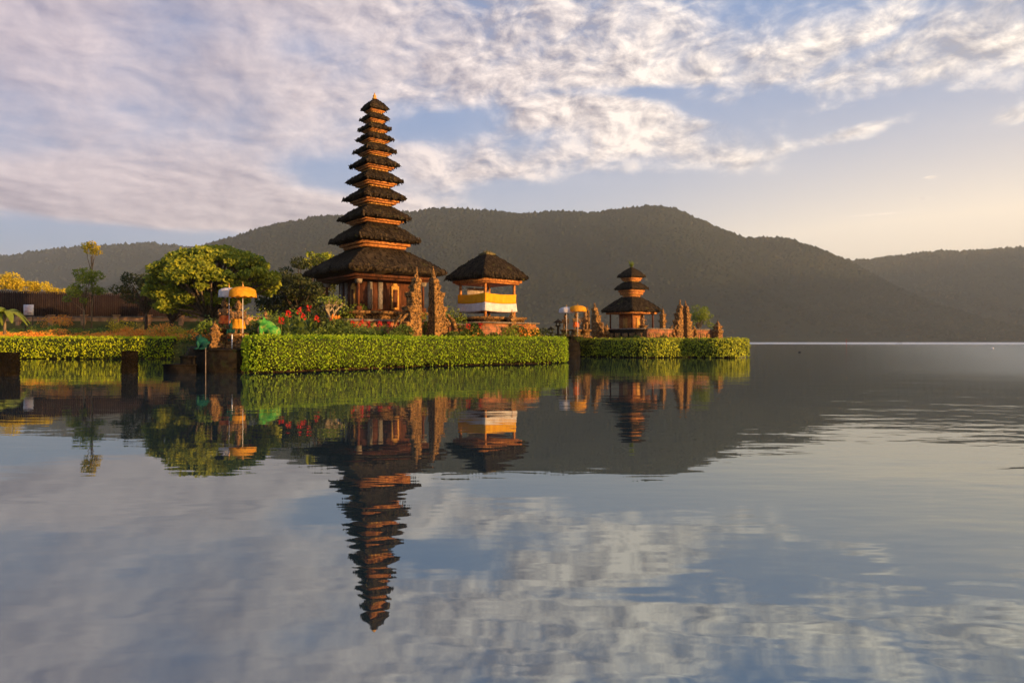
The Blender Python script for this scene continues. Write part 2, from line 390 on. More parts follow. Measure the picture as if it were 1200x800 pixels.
def mountain(name, *a):
    G, X, H = hill(*a); m, n, _ = G.shape; mb = MB()
    Fc = [(i*n+j, i*n+j+1, (i+1)*n+j+1, (i+1)*n+j) for i in range(m-1) for j in range(n-1)]
    mb.add(G.reshape(-1,3), Fc); o = mb.build(name, FOREST, smooth=True); tag(o, kind='structure')
    return G
mainp = [(40,402),(130,350),(170,315),(200,300),(225,292),(250,286),(300,270),(340,259),(370,255),(385,251),(398,256),(440,252),(480,248),(520,244),(560,247),(600,249),(620,251),(660,250),(700,250),(730,245),(765,240),(800,248),(830,262),(860,275),(880,281),(905,279),(925,281),(950,288),(985,303),(1020,322),(1100,372),(1170,402)]
leftp = [(-900,300),(-400,325),(0,300),(55,294),(80,290),(110,288),(160,285),(200,287),(215,290),(300,300),(420,345),(520,402)]
rightp = [(760,402),(860,350),(940,315),(985,305),(1005,306),(1030,303),(1060,299),(1110,295),(1160,293),(1200,291),(1300,285),(1500,270),(1800,285),(2300,330)]
G1 = mountain('hills', mainp, 1350, 2050, 1, 30, 1180)
G2 = mountain('hills', leftp, 2000, 2900, 2, -790, 530)
G3 = mountain('hills', rightp, 1700, 2700, 3, 750, 1500)
def side_ridge():
    """unseen mountain flank off to the right, added to shade the lower slopes"""
    ys = np.arange(-850, 3200, 60.0); xs = np.linspace(2440, 3080, 15); V = []
    for y in ys:
        e = min(1, (y+850)/700, (3200-y)/500)
        hh_ = 470*e*(1+0.05*math.sin(y*0.004)+0.03*math.sin(y*0.013+1)+0.015*math.sin(y*0.041))
        for x in xs: V.append((x, y, -3+hh_*max(0, 1-abs(x-2760)/320)**0.9))
    n = len(xs); mb = MB(); mb.add(V, [(i*n+j, i*n+j+1, (i+1)*n+j+1, (i+1)*n+j) for i in range(len(ys)-1) for j in range(n-1)])
    tag(mb.build('hills', FOREST, smooth=True), kind='structure')
side_ridge()
def dome():
    V = [(0,0,1)]; 
    for z, r, n in ((0.55,0.85,5),(-0.3,1.0,5)):
        for j in range(n): V.append((r*math.cos(j*2*math.pi/n + z), r*math.sin(j*2*math.pi/n + z), z))
    Fc = [(0,1+j,1+(j+1)%5) for j in range(5)] + [(1+j,6+j,6+(j+1)%5,1+(j+1)%5) for j in range(5)]
    return np.array(V), Fc
def canopy(G, n, sz, xlim=None):
    """n tree crowns over the slope, denser at the ridge"""
    m, k, _ = G.shape; nr = int(26)          # rows up to the ridge (t = 1 is row ~24.4)
    V0, F0 = dome(); mb = MB(); Vs = []; Fs = []; b = 0
    for i in range(n):
        t = 24.4 if i % 4 == 0 else 24.4*random.random()**0.6
        t += random.uniform(-0.25, 0.25); t = min(max(t, 0.6), 25)
        s_ = random.random()*(k-2); r0, c0 = int(t), int(s_); fr, fc = t-r0, s_-c0
        p = (G[r0,c0]*(1-fr)*(1-fc)+G[r0+1,c0]*fr*(1-fc)+G[r0,c0+1]*(1-fr)*fc+G[r0+1,c0+1]*fr*fc)
        if p[2] < 2: continue
        if abs(p[0]/p[1]) > 0.9: continue
        q = sz*random.uniform(0.6, 1.4); tall = q*(random.uniform(1.0, 2.6) if i % 4 == 0 else random.uniform(0.7, 1.1))
        Vs.append(V0*np.array([q,q,tall]) + p + np.array([0,0,q*0.25])); Fs.extend([tuple(a+b for a in f) for f in F0]); b += len(V0)
    mb.add(np.concatenate(Vs), Fs); return mb
for G, n, s_ in ((G1, 24000, 5.2), (G2, 9000, 6.5), (G3, 11000, 6.2)):
    tag(canopy(G, n, s_).build('forest', CANOPY), 'dark green forest covering the hills behind the lake', 'forest', kind='stuff')

# ---------------------------------------------------------------- haze
hm = bpy.data.materials.new('haze'); hm.use_nodes = True; hn = hm.node_tree; hn.nodes.clear()
pv = hn.nodes.new('ShaderNodeVolumePrincipled'); ho = hn.nodes.new('ShaderNodeOutputMaterial'); hn.links.new(pv.outputs[0], ho.inputs['Volume'])
pv.inputs['Color'].default_value = (1.0,0.91,0.70,1); pv.inputs['Density'].default_value = 0.00018; pv.inputs['Anisotropy'].default_value = 0.72
mb = MB(); mb.box((-1100, 1850, 279), (8400, 5700, 566)); tag(mb.build('haze', hm), 'thin warm morning haze over the lake', 'haze', kind='stuff')

# ---------------------------------------------------------------- land
def inpoly(x, y, poly):
    r = np.zeros(x.shape, bool); j = len(poly)-1
    for i in range(len(poly)):
        xi, yi = poly[i]; xj, yj = poly[j]
        c = ((yi > y) != (yj > y)) & (x < (xj-xi)*(y-yi)/(yj-yi+1e-12)+xi); r ^= c; j = i
    return r
def extrude_land(name, poly, ztop, material, z0=-2.4, inset=0.0):
    mb = MB(); n = len(poly); A = np.array(poly, float); c = A.mean(0)
    rings = [np.column_stack([A, np.full(n, z0)]), np.column_stack([A, np.full(n, 0.35)]), np.column_stack([c+(A-c)*0.985, np.full(n, ztop)])]
    mb.rings(rings, cap0=False); return tag(mb.build(name, material), kind='structure')
# the near island
ISL = [(-17.0,35.6),(-13.0,35.4),(-9.3,39.8),(-5.9,44.9),(-1.2,48.1),(2.9,51.0),(2.9,52.5),(-1.5,61),(-12,64),(-24,60),(-24,50),(-20,42)]
extrude_land('island_ground', ISL, 1.25, EARTH)
ISR = [(7.4,74.0),(13.5,67.2),(17.3,70.4),(20.5,67.1),(23.2,69.6),(24.5,80),(20,86),(10,86),(5.5,80)]
extrude_land('island_ground', ISR, 1.25, EARTH)
# left shore: sloping garden, then a terrace
def terr():
    xs = np.arange(-140, -17.9, 1.0); ys = np.concatenate([[63.2, 63.4], np.arange(64, 120, 1.0)])
    mb = MB(); V = []
    for j, y in enumerate(ys):
        for x in xs:
            if j == 0: z = -2.4
            elif y < 76: z = 1.3 + (y-63.4)*0.125
            else: z = 4.3
            if y < 77 and y >= 76: z = 4.3
            z += 0.08*math.sin(x*1.3+y)*math.cos(y*0.9) if j > 1 else 0
            if x > -19: z = -2.4
            V.append((x, y, z))
    n = len(xs); Fc = [(i*n+j, i*n+j+1, (i+1)*n+j+1, (i+1)*n+j) for i in range(len(ys)-1) for j in range(n-1)]
    mb.add(V, Fc); return tag(mb.build('garden_ground', TURF), kind='structure')
terr()

# ---------------------------------------------------------------- hedges
def hedge_mesh(line, width, z0, z1, leaf=0.085, dens_=420, round_ends=True, wob=0.10, sprd=1.5):
    for _ in range(3):
        q_ = [line[0]]
        for a_, b_ in zip(line[:-1], line[1:]): q_ += [(a_[0]*.8+b_[0]*.2, a_[1]*.8+b_[1]*.2), (a_[0]*.2+b_[0]*.8, a_[1]*.2+b_[1]*.8)]
        line = q_+[line[-1]]
    mb = MB(); L = np.array(line, float); seg = np.diff(L, axis=0); ln = np.hypot(seg[:,0], seg[:,1]); tot = ln.sum()
    cum = np.concatenate([[0], np.cumsum(ln)])
    def pt(s_):
        i = min(max(np.searchsorted(cum, s_)-1, 0), len(ln)-1); t = (s_-cum[i])/ln[i]
        p = L[i]+seg[i]*t; d = seg[i]/ln[i]; return p, np.array([d[1], -d[0]])   # outward (camera side) normal
    # core
    ss = np.arange(0, tot+0.01, 0.5); rings = []
    for s_ in ss:
        p, n = pt(s_); e = min(1, 0.55+min(s_, tot-s_)/0.6*0.45) if round_ends else 1
        hw = (width/2-0.12)*e; zt = z1-0.12-(1-e)*0.5
        prof = [(-hw, z0+0.1), (-hw, zt-0.15), (-hw*0.7, zt), (hw*0.7, zt), (hw, zt-0.15), (hw, z0+0.1)]
        rings.append(np.array([(p[0]+n[0]*a, p[1]+n[1]*a, z) for a, z in prof]))
    core = MB(); core.rings(rings)
    # leaf skin
    per = 2*(z1-z0)+width; N = int(tot*per*dens_/2.2*0.8)
    s_ = rng.random(N)*tot; q = rng.random(N)*per; pts = []; nr = []
    ph = rng.random(4)*6
    for a, b in zip(s_, q):
        p, n = pt(a); bump = wob*(math.sin(a*2.1+ph[0])*0.4+math.sin(a*5.3+b*3+ph[1])*0.3+math.sin(b*6+a*1.3+ph[2])*0.3)
        e = 1.0
        if round_ends:
            m_ = min(a, tot-a)/0.7
            if m_ < 1: e = math.sqrt(max(1-(1-m_)**2, 0.02))*0.7+0.3
        if b < (z1-z0): off, z, nn = width/2+bump, z0+b, (n[0], n[1], 0.15)
        elif b < (z1-z0)+width: off, z, nn = width/2-(b-(z1-z0)), z1+bump*0.5, (0,0,1)
        else: off, z, nn = -width/2-bump, z1-(b-(z1-z0)-width), (-n[0], -n[1], 0.15)
        if z > z1-0.25: off *= 1-0.8*(z-(z1-0.25))**2*4*0.2
        off *= e; z = z0+(z-z0)*(0.75+0.25*e)
        pts.append((p[0]+n[0]*off, p[1]+n[1]*off, z)); nr.append(nn)
    for i in range(1, len(L)-1):                       # fill the outside of the bends
        n0 = np.array([seg[i-1][1], -seg[i-1][0]])/ln[i-1]; n1 = np.array([seg[i][1], -seg[i][0]])/ln[i]
        th = math.acos(max(-1, min(1, float(n0@n1)))); out = 1 if seg[i-1][0]*seg[i][1]-seg[i-1][1]*seg[i][0] > 0 else -1
        for _ in range(int(th*width/2*(z1-z0)*dens_*0.8)):
            t = random.random(); q_ = n0*(1-t)+n1*t; q_ = q_/np.linalg.norm(q_)*out; zq = random.uniform(z0, z1); r_ = (width/2+random.uniform(-.06,.04))*(1-0.25*max(0, zq-(z1-0.2)))
            pts.append((L[i][0]+q_[0]*r_, L[i][1]+q_[1]*r_, zq)); nr.append((q_[0], q_[1], 0.15))
    N = len(pts); pts = np.array(pts)+rng.normal(size=(N,3))*0.06; mb.leaves(pts, leaf, np.array(nr), 0.65, sprd)
    return mb, core
TWIG = mat('hedge_twigs', (0.025,0.035,0.008), (0.05,0.065,0.014), scale=5, rough=1)
def hedge(label, m_, x, y, *a):
    root = thing('hedge', label, 'hedge', (0,0,0)); f, c = hedge_mesh(*a); f.build('foliage', m_, root); c.build('twig_core', TWIG, root)
near_line = [(-13.4,36.2),(-12.95,34.6),(-9.0,39.4),(-5.6,44.4),(-1.0,47.6),(3.0,50.5),(3.6,51.6),(2.9,53.0)]
hedge('long clipped leafy hedge along the water edge of the near temple island', HEDGE, 0, 0, near_line, 1.3, 0.10, 1.86, 0.115, 430)
left_line = [(-60,62.6),(-50,63.0),(-44,63.2),(-38,63.2),(-31.2,63.6)]
hedge('yellow-green clipped hedge along the left shore behind the stone pillars', HEDGEL, 0, 0, left_line, 1.4, 0.08, 1.98, 0.17, 210, False)
right_line = [(7.2,73.6),(13.5,66.4),(17.3,69.5),(20.4,66.2),(23.2,68.6),(23.4,69.8)]
hedge('zigzag clipped hedge around the small far temple island on the right', HEDGER, 0, 0, right_line, 1.3, 0.08, 1.86, 0.16, 240, True, 0.10, 0.6)

# ---------------------------------------------------------------- foliage things
def crown_mesh(clumps, leaf, per, flat=0.75, core=True):
    mb = MB()
    for (c, r) in clumps:
        n = int(per*r*r); d = rng.normal(size=(n,3)); d /= np.linalg.norm(d, axis=1, keepdims=True)
        rad = r*(0.55+0.45*rng.random((n,1))**0.6)*(1+0.18*np.sin(d[:,:1]*5+c[0])*np.cos(d[:,1:2]*4+c[1]))
        p = d*rad*np.array([1,1,flat])+np.array(c); mb.leaves(p, leaf, d+np.array([0,0,0.5]), 0.6, 1.5)
    return mb
def tree(name, label, cat, px, D, z, trunk_top, clumps, leafm, barkm=BARK, leaf=0.25, per=260, r0=0.2, group=None, flat=0.75):
    """clumps in photo-plane offsets relative to trunk base: (dx, dy, z, r) metres"""
    x, y, _ = at(px, D); root = thing(name, label, cat, (x, y, z), 0, group)
    t = MB(); H = trunk_top
    t.tube([(0,0,-0.3),(0.05*H*0.3,0,H*0.5),(0.0,0,H)], [r0,r0*0.75,r0*0.6])
    for (a, b, c, r) in clumps:
        s_ = random.uniform(0.55, 1.0)*H; mid = (a*0.5+random.uniform(-.2,.2), b*0.5, (s_+c)/2+0.1*r)
        t.tube([(0,0,s_), mid, (a, b, c)], [r0*0.5, r0*0.3, r0*0.1], 6)
    t.build('trunk', barkm, root)
    crown_mesh([((a,b,c), r) for a, b, c, r in clumps], leaf, per, flat).build('crown', leafm, root)
    return root
def rclumps(n, cx, cz, rx, ry, rz, r):
    out = []
    while len(out) < n:
        a, b, c = (random.uniform(-1,1) for _ in range(3))
        if a*a+b*b+c*c > 1 or a*a+b*b+c*c < 0.12: continue
        out.append((cx+a*rx, b*ry, cz+c*rz, r*random.uniform(0.7,1.25)))
    return out
# big umbrella-shaped tree
D = 60; cl = rclumps(50, 0.6, zat(328,D)-1.5, 4.8, 4.2, 2.3, 0.85) + [(0.5+5.0*math.cos(a)*math.cos(b), 4.3*math.sin(a)*math.cos(b), zat(329,D)-1.5+2.75*math.sin(b), random.uniform(.6,.95)) for a, b in [(random.uniform(-math.pi, 0.4), random.uniform(-0.1,1.45)) for _ in range(70)]] + rclumps(26, -2.8, zat(345,D)-1.5, 2.5, 2, 2.0, 0.8)
tree('broadleaf_tree', 'large spreading broad-leaved tree with bright lit crown behind the parasols', 'tree', 246, D, 1.3, 3.6, cl, LEAFB, leaf=0.30, per=380, r0=0.32, flat=0.6)
D = 72
tree('dark_tree', 'dark bushy tree with leaning trunk left of the large spreading tree', 'tree', 171, D, 2.4, 3.0, rclumps(22, -0.2, zat(338,D)-2.4, 2.9, 2, 1.7, 0.75), LEAFD, BARKD, leaf=0.24, per=280)
D = 74
tree('slender_tree', 'tall slender tree with a small golden top above a thin green crown', 'tree', 107, D, 2.7, zat(300,D)-2.7,
     [(0.1,0,zat(292,D)-2.7,0.85),(-0.5,0,zat(288,D)-2.7,0.6),(0.6,0,zat(295,D)-2.7,0.6),(0.0,0.2,zat(286,D)-2.7,0.5)], LEAFY, leaf=0.2, per=380, r0=0.09)
tree('green_tree', 'airy green tree with feathery crown in front of the slatted fence', 'tree', 98, 73, 2.7, 3.6, rclumps(16, 0, zat(330,73)-2.7, 2.4, 1.5, 1.8, 0.6)+[(-1.8,0,zat(350,73)-2.7,0.5),(0.2,-.3,zat(352,73)-2.7,.45)], LEAFG, leaf=0.19, per=520, r0=0.1)
D = 96
for i, (px, yy, rr, lb) in enumerate([(2,326,1.7,'golden bushy tree behind the left end of the slatted fence'),(26,330,1.5,'golden round-topped tree behind the fence above the notice board'),(47,334,1.2,'low golden tree behind the fence, right of the taller golden ones'),(66,338,0.9,'smallest golden shrub crown peeping over the slatted fence')]):
    tree('golden_tree', lb, 'tree', px, D, 4.0, 3.0, rclumps(10, 0, zat(yy,D)-4.4, rr*1.3, rr, rr*0.5, rr*0.55), LEAFY, leaf=0.26, per=240, r0=0.15, group='golden trees behind the slatted fence')
D = 66
tree('shade_tree', 'dark tree with sunlit crown top between the spreading tree and the tall pagoda', 'tree', 352, D, 1.3, 4.0, rclumps(34, 0.4, zat(333,D)-1.3, 3.6, 2.4, 2.2, 0.9)+rclumps(16, 0.2, zat(360,D)-1.3, 3.2, 1.8, 1.3, 0.8), LEAFD, BARKD, leaf=0.24, per=260)
tree('broadleaf_tree', 'light green tree top rising just left of the tall pagoda eaves', 'tree', 362, 69, 1.3, 5, rclumps(11, 0.6, zat(306,69)-1.3, 2.0, 1.6, 0.7, 0.6), LEAFB, BARKD, leaf=0.28, per=300)
tree('shade_tree', 'low dark tree right behind the large spreading tree', 'tree', 320, 68, 1.3, 3, rclumps(16, 0.3, zat(345,68)-1.3, 2.2, 2, 2.0, 0.8), LEAFD, BARKD, leaf=0.24, per=240)
tree('dark_tree', 'dark low tree under the left side of the spreading crown', 'tree', 200, 70, 2.0, 2.4, rclumps(14, 0.4, zat(352,70)-2.0, 2.2, 1.6, 1.5, 0.7), LEAFD, BARKD, leaf=0.22, per=240)
# right island trees
D = 81
tree('garden_tree', 'olive green tree behind the right split gate on the far island', 'tree', 818, D, 1.3, 2.2, rclumps(18, 0.0, zat(371,D)-1.3, 1.3, 1.0, 1.3, 0.55)+[(1.5,0,zat(381,D)-1.3,0.5),(2.0,0,zat(386,D)-1.3,0.45)], LEAFG, leaf=0.17, per=330, r0=0.1)
# shrubs
def shrub(label, px, D, z, w_, h_, leafm, leaf=0.14, n=9, name='shrub', per=300, group=None):
    x, y, _ = at(px, D); mb = crown_mesh([((random.uniform(-.5,.5)*w_, random.uniform(-.3,.3)*w_, random.uniform(0.3,0.75)*h_), 0.32*min(w_,h_)*random.uniform(.8,1.3)) for _ in range(n)], leaf, per/ max(0.3, min(w_,h_)), 0.85)
    st = MB(); st.tube([(0,0,-0.2),(0,0,h_*0.55)], [0.05,0.02], 5)
    root = thing(name, label, 'shrub', (x,y,z), 0, group); mb.build('foliage', leafm, root); st.build('stem', BARKD, root); return root
for px, d_, w_, h_, m_, lb in [(338,43,2.6,2.3,LEAFS,'mid green bush behind the first red canna lilies'),(352,47,3.0,3.0,LEAFD,'dark tall bush left of the frangipani tree'),(372,49,2.4,2.6,LEAFS,'green bush directly behind the frangipani tree'),(325,45,2.4,2.6,LEAFG,'lighter green bush between the green frog and the red cannas')]:
    shrub(lb, px, d_, 1.25, w_, h_, m_, leaf=0.17, n=22, per=300)
shrub('orange blossom shrub before the left corner of the tall pagoda plinth', 404, 43.8, 1.3, 1.6, 1.6, ORANGEF, leaf=0.14, n=14)
shrub('green shrub with pointed leaves before the middle of the tall pagoda plinth', 437, 45.2, 1.3, 1.8, 1.55, LEAFG, leaf=0.15, n=14)
shrub('leafy green shrub before the right corner of the pavilion plinth', 588, 49.6, 1.3, 1.6, 1.6, LEAFG, leaf=0.15, n=14)
shrub('bright green shrub on the ledge before the carved pagoda wall', 412, 47.5, 3.0, 1.5, 1.3, LEAFG, n=12)
shrub('leafy shrub between the split gate and the cloth-wrapped pavilion', 533, 48.5, 1.3, 1.3, 3.6, LEAFG, n=18, per=260)
shrub('small leafy bush growing between the two halves of the near gate', 497, 49, 1.3, 1.0, 3.2, LEAFG, n=12)
shrub('dark bush at the stone lantern near the right hedge end', 641, 60, 1.4, 1.2, 1.5, LEAFD, n=10)
shrub('orange-flowering bush at the right end of the near island terrace', 611, 50.5, 1.3, 1.8, 1.6, ORANGEF, n=14)
shrub('small pale green bush at the very tip of the near island', 627, 51.5, 1.3, 1.0, 1.5, LEAFY, n=8)
shrub('orange flowered bush below the near pavilion platform', 548, 48.2, 1.3, 2.0, 1.5, ORANGEF, n=14)
shrub('round dark clipped bush beside the stone landing', 216, 36.6, 0.7, 0.75, 1.0, LEAFS, leaf=0.07, n=14, per=260)
for px, d_, w_, h_, m_, lb in [(52,70,2.4,1.3,LEAFG,'green shrub at the foot of the tan wall, right of the notice board'),(72,67.5,5.5,1.25,LEAFS,'long low dark green mound shrub in the left flower bed'),(112,68,4.5,1.2,LEAFS,'dark mound shrub under the slender golden-topped tree'),(140,69,1.7,2.0,LEAFY,'upright yellow-green shrub in the left garden'),(150,67.5,1.4,1.3,ORANGEF,'orange shrub at the right end of the dark mounds'),(188,68,3,1.6,ORANGEF,'orange flowering shrub left of the large tree trunk'),(66,74,3.0,1.9,ORANGEF,'tall orange blossom shrub against the tan wall'),(208,66,1.6,1.5,LEAFY,'yellow-green shrub beside the stone landing on the shore'),(168,66.5,2.2,1.2,ORANGEF,'small orange flowered bush on the left shore bed')]:
    shrub(lb, px, d_, 1.3+(d_-63.4)*0.125, w_, h_, m_, leaf=0.16, n=16, per=220, group='shrubs in the left garden')
# flower carpet of the left bank, uncountable
N = 22000; xs = rng.uniform(-60, -27, N); ys = rng.uniform(64.2, 69.5, N); cl_ = np.sin(xs*0.9)+np.sin(ys*2+xs*0.35)
hh = (0.30+0.45*rng.random(N))*(0.8+0.25*np.sin(xs*0.8+1)+0.2*np.sin(xs*2.3))
mb = MB(); mb.leaves(np.stack([xs, ys, 1.3+(ys-63.4)*0.125+hh],1), 0.17, np.tile([0.5,-0.9,0.4],(N,1)), 0.7, 0.9)
tag(mb.build('flower_bed', ORANGEF), 'carpet of orange and red flowers behind the left hedge', 'flowers', kind='stuff')
N = 14000; xs = rng.uniform(-60, -27, N); ys = rng.uniform(64.2, 74, N)
mb = MB(); mb.leaves(np.stack([xs, ys, 1.3+(ys-63.4)*0.125+0.45*rng.random(N)],1), 0.22, np.tile([0.4,-0.8,0.5],(N,1)), 0.5)
tag(mb.build('ground_cover', LEAFG), 'low green ground cover among the orange flowers', 'plants', kind='stuff')
# ground cover on the near island behind the hedge
def cover(line, back, n, h0, h1, m_, label, zb=1.25, leaf=0.16):
    L = np.array(line, float); i = rng.integers(0, len(L)-1, n); t = rng.random((n,1)); p = L[i]*(1-t)+L[i+1]*t
    d = L[i+1]-L[i]; d /= np.linalg.norm(d, axis=1, keepdims=True); nb = np.stack([-d[:,1], d[:,0]],1)
    p = p+nb*(0.6+back*rng.random((n,1))); z = zb+h0+(h1-h0)*rng.random(n)*(0.75+0.25*np.sin(p[:,0]*1.7)+0.15*np.sin(p[:,0]*4.1))
    mb = MB(); mb.leaves(np.column_stack([p, z]), leaf, None, 0.45); return tag(mb.build('ground_cover', m_), label, 'plants', kind='stuff')
cover([(-12.2,35.6),(-9.0,39.6),(-5.8,44.6)], 2.4, 17000, 0.0, 1.5, LEAFS, 'leafy bedding plants between the near hedge and the pagoda base', leaf=0.2)
cover([(-4.2,45.8),(-1.0,47.9),(2.6,50.6)], 1.3, 10000, 0.0, 1.45, LEAFS, 'leafy bedding plants below the near pavilion', leaf=0.2)
cover([(8.4,73.6),(13.4,67.6),(17.0,70.6)], 1.0, 4000, 0.2, 0.95, LEAFS, 'low green planting behind the right island hedge', leaf=0.2)

# canna lilies with red heads
def canna():
    root = thing('canna_lily', '', 'flower', group='red canna lilies behind the near hedge')
    lf = MB()
    for k in range(9):
        a = random.uniform(0,6.28); L_ = random.uniform(0.5,0.8); zb = random.uniform(0.1,0.8); w_ = 0.09
        c, s_ = math.cos(a), math.sin(a); pts = [(0.02,0,zb),(0.45*L_*0.5,0,zb+L_*0.4),(0.45*L_,0,zb+L_*0.62),(0.85*L_*0.9,0,zb+L_*0.6)]
        V = []
        for (x, _, z), q in zip(pts, (0.02,w_,w_*0.9,0.01)): V += [(x*c-q*s_, x*s_+q*c, z), (x*c+q*s_, x*s_-q*c, z)]
        lf.add(V, [(0,1,3,2),(2,3,5,4),(4,5,7,6)])
    lf.build('leaves', LEAFS, root)
    st = MB(); st.tube([(0,0,-0.1),(0.03,0,1.0),(0,0.02,1.55)], [0.02,0.015,0.01], 5); st.build('stem', LEAFG, root)
    fl = MB(); p = np.clip(rng.normal(size=(24,3)),-1.25,1.25)*np.array([0.09,0.09,0.13])+np.array([0,0.02,1.55]); fl.leaves(p, 0.17, None, 0.5); fl.build('flower', REDF, root)
    return root
c0 = canna(); spots = [(330,37.5,1.5),(338,38.2,1.9),(351,39.0,2.1),(362,39.5,2.25),(355,38.2,1.75),(371,40.5,1.7),(388,40.5,1.5),(393,42.0,1.5),(413,43.0,1.45),(424,43.6,1.55),(432,44.0,1.45),(445,44.5,1.5),(456,45.0,1.45),(468,45.5,1.4),(476,45.8,1.2),(563,48.0,1.45),(570,48.8,1.5),(580,49.2,1.4),(592,50.0,1.5),(598,50.2,1.3),(549,47.4,1.4)]
for i, (px, D, zf) in enumerate(spots):
    x, y, _ = at(px, D); lb = ('red canna lily in front of the tall pagoda base', 'red canna lily below the near pavilion')[px > 540]
    o = c0 if i == 0 else copy_thing(c0)
    o.location = (x, y, 1.2+ (zf-1.5)); o.rotation_euler = (0,0,random.uniform(0,6)); o['label'] = lb
    o['group'] = ('red canna lilies by the tall pagoda', 'red canna lilies by the near pavilion')[px > 540]
c0['label'] = 'red canna lily in front of the tall pagoda base'

# frangipani: bare forked limbs with tufts
def frangipani(label, px, D, z, s_=1.0):
    x, y, _ = at(px, D); root = thing('frangipani_tree', label, 'tree', (x,y,z)); t = MB(); tips = []
    def grow(p, d, L_, r, k):
        q = p+d*L_; t.tube([p, (p+q)/2+Vector((0,0,0.04*L_)), q], [r, r*0.85, r*0.75], 6)
        if k == 0: tips.append(q); return
        for j in range(3 if k > 1 else 2):
            nd = (d+Vector((random.uniform(-.9,.9), random.uniform(-.9,.9), random.uniform(0.1,.5)))).normalized(); grow(q, nd, L_*0.72, r*0.7, k-1)
    grow(Vector((0,0,-0.1)), Vector((0,0,1)), 0.9*s_, 0.13*s_, 4)
    t.build('trunk', mat('pale_bark', (0.34,0.27,0.18), (0.22,0.17,0.10), scale=5, rough=0.85), root)
    lf = MB(); p = np.repeat(np.array([tuple(q) for q in tips]), 7, 0)+rng.normal(size=(len(tips)*7,3))*0.13; lf.leaves(p, 0.2, None, 0.4); lf.build('crown', LEAFG, root)
    fl = MB(); p = rng.normal(size=(140,3))*0.19+np.array([0.35*s_,-0.3,1.0*s_]); fl.leaves(p, 0.13, None, 0.8); fl.build('orange_blossom', ORANGEF, root)
    return root
frangipani('frangipani tree with bare forked limbs beside the tall pagoda', 389, 44.5, 2.0, 1.0)
frangipani('frangipani with curling pale limbs behind the stone landing', 246, 36.8, 1.2, 0.55)

# banana plant at the far left
def banana(label, px, D, z, s_=1):
    x, y, _ = at(px, D); root = thing('banana_plant', label, 'plant', (x,y,z)); t = MB(); t.tube([(0,0,-0.2),(0.05,0,1.2*s_),(0,0,2.4*s_)], [0.13*s_,0.11*s_,0.07*s_], 8); t.build('stem', BARK, root)
    for k in range(9):
        a = k*0.72+random.uniform(-.2,.2); L_ = s_*random.uniform(1.7,2.3); up = random.uniform(0.5,1.1); lf = MB(); V = []; n = 8
        for i in range(n+1):
            u = i/n; r_ = L_*u; z_ = 2.3*s_+L_*up*u-L_*0.95*u*u*(1.1); w_ = 0.30*s_*math.sin(math.pi*min(u*0.95+0.04,1))**0.6
            c, q = math.cos(a), math.sin(a)
            V += [(r_*c*0.85-w_*q, r_*q*0.85+w_*c, z_-0.12*s_), (r_*c*0.85, r_*q*0.85, z_), (r_*c*0.85+w_*q, r_*q*0.85-w_*c, z_-0.12*s_)]
        Fc = []
        for i in range(n): b = i*3; Fc += [(b,b+1,b+4,b+3),(b+1,b+2,b+5,b+4)]
        lf.add(V, Fc); lf.build('leaf', LEAFG, root, smooth=True)
banana('banana plant with arching leaves at the far left of the garden', 5, 66, 1.7, 1.15)

# ---------------------------------------------------------------- left garden walls
def fence():
    A = Vector((-70, 77.8, 4.2)); B = Vector((-40, 91.5, 4.2)); d = (B-A); L_ = d.length; rz = math.atan2(d.y, d.x)
    root = thing('slatted_fence', 'tall dark brown slatted fence across the left garden', 'fence', A, rz)
    p = MB(); n = int(L_/0.22)
    for i in range(n): p.box((i*0.22+0.11, -0.04+random.uniform(-.012,.012), 1.85), (0.17, 0.04, 3.1+random.uniform(-.04,.04)))
    p.build('slat_panel', mat('dark_fence_wood', (0.030,0.018,0.016), (0.014,0.009,0.009), scale=2, rough=0.85, island=0.5, bump=0.01), root)
    bb = MB(); bb.box((L_/2, 0.03, 1.8), (L_, 0.03, 2.9)); bb.build('backing', BARKD, root)
    for i in range(int(L_/3)+1): q = MB(); q.box((i*3, 0.12, 1.7), (0.14,0.14,3.6)); q.build('post', BARKD, root)
    c = MB(); c.box((L_/2, 0, 3.46), (L_, 0.16, 0.07)); c.build('cap_rail', BARKD, root)
fence()
def lowwall():
    root = thing('stone_wall', 'low tan stone retaining wall with short pillars under the slatted fence', 'wall', (-66, 75.85, 1.6))
    p = MB(); p.box((18, 0, 1.3), (40, 0.3, 2.7)); p.build('wall', TANWALL, root)
    c = MB(); c.box((18, 0, 2.72), (40.2, 0.42, 0.12)); c.build('coping', SLAB, root)
    for i in range(11): q = MB(); q.box((0.6+i*3.6, -0.25, 1.4), (0.5,0.4,2.9)); q.box((0.6+i*3.6, -0.25, 2.9), (0.62,0.5,0.14)); q.build('pillar', TANWALL, root)
lowwall()
def notice():
    D = 71; x, y, _ = at(33.5, D); root = thing('notice_board', 'white notice board on posts in front of the slatted fence', 'sign', (x,y,2.2))
    zc = zat(363,D)-2.2
    f = MB(); f.box((0,0,zc), (1.02,0.05,1.08)); f.build('board', WHITEP, root)
    m_ = MB()
    for k, wv_ in enumerate((0.7,0.5,0.62,0.45,0.66)): m_.box((-0.4+wv_/2, -0.03, zc+0.36-k*0.15), (wv_, 0.008, 0.045))
    m_.build('printed_lines', mat('faded_red_ink', (0.55,0.22,0.18), rough=0.7), root)
    m2 = MB(); m2.box((0.08,-0.03,zc-0.36), (0.5,0.008,0.07)); m2.build('printed_band', mat('dark_ink', (0.12,0.10,0.14), rough=0.7), root)
    for sx_ in (-0.4,0.4): q = MB(); q.box((sx_,0.05,zc/2-0.1), (0.07,0.07,zc+0.9)); q.build('post', BARKD, root)
notice()

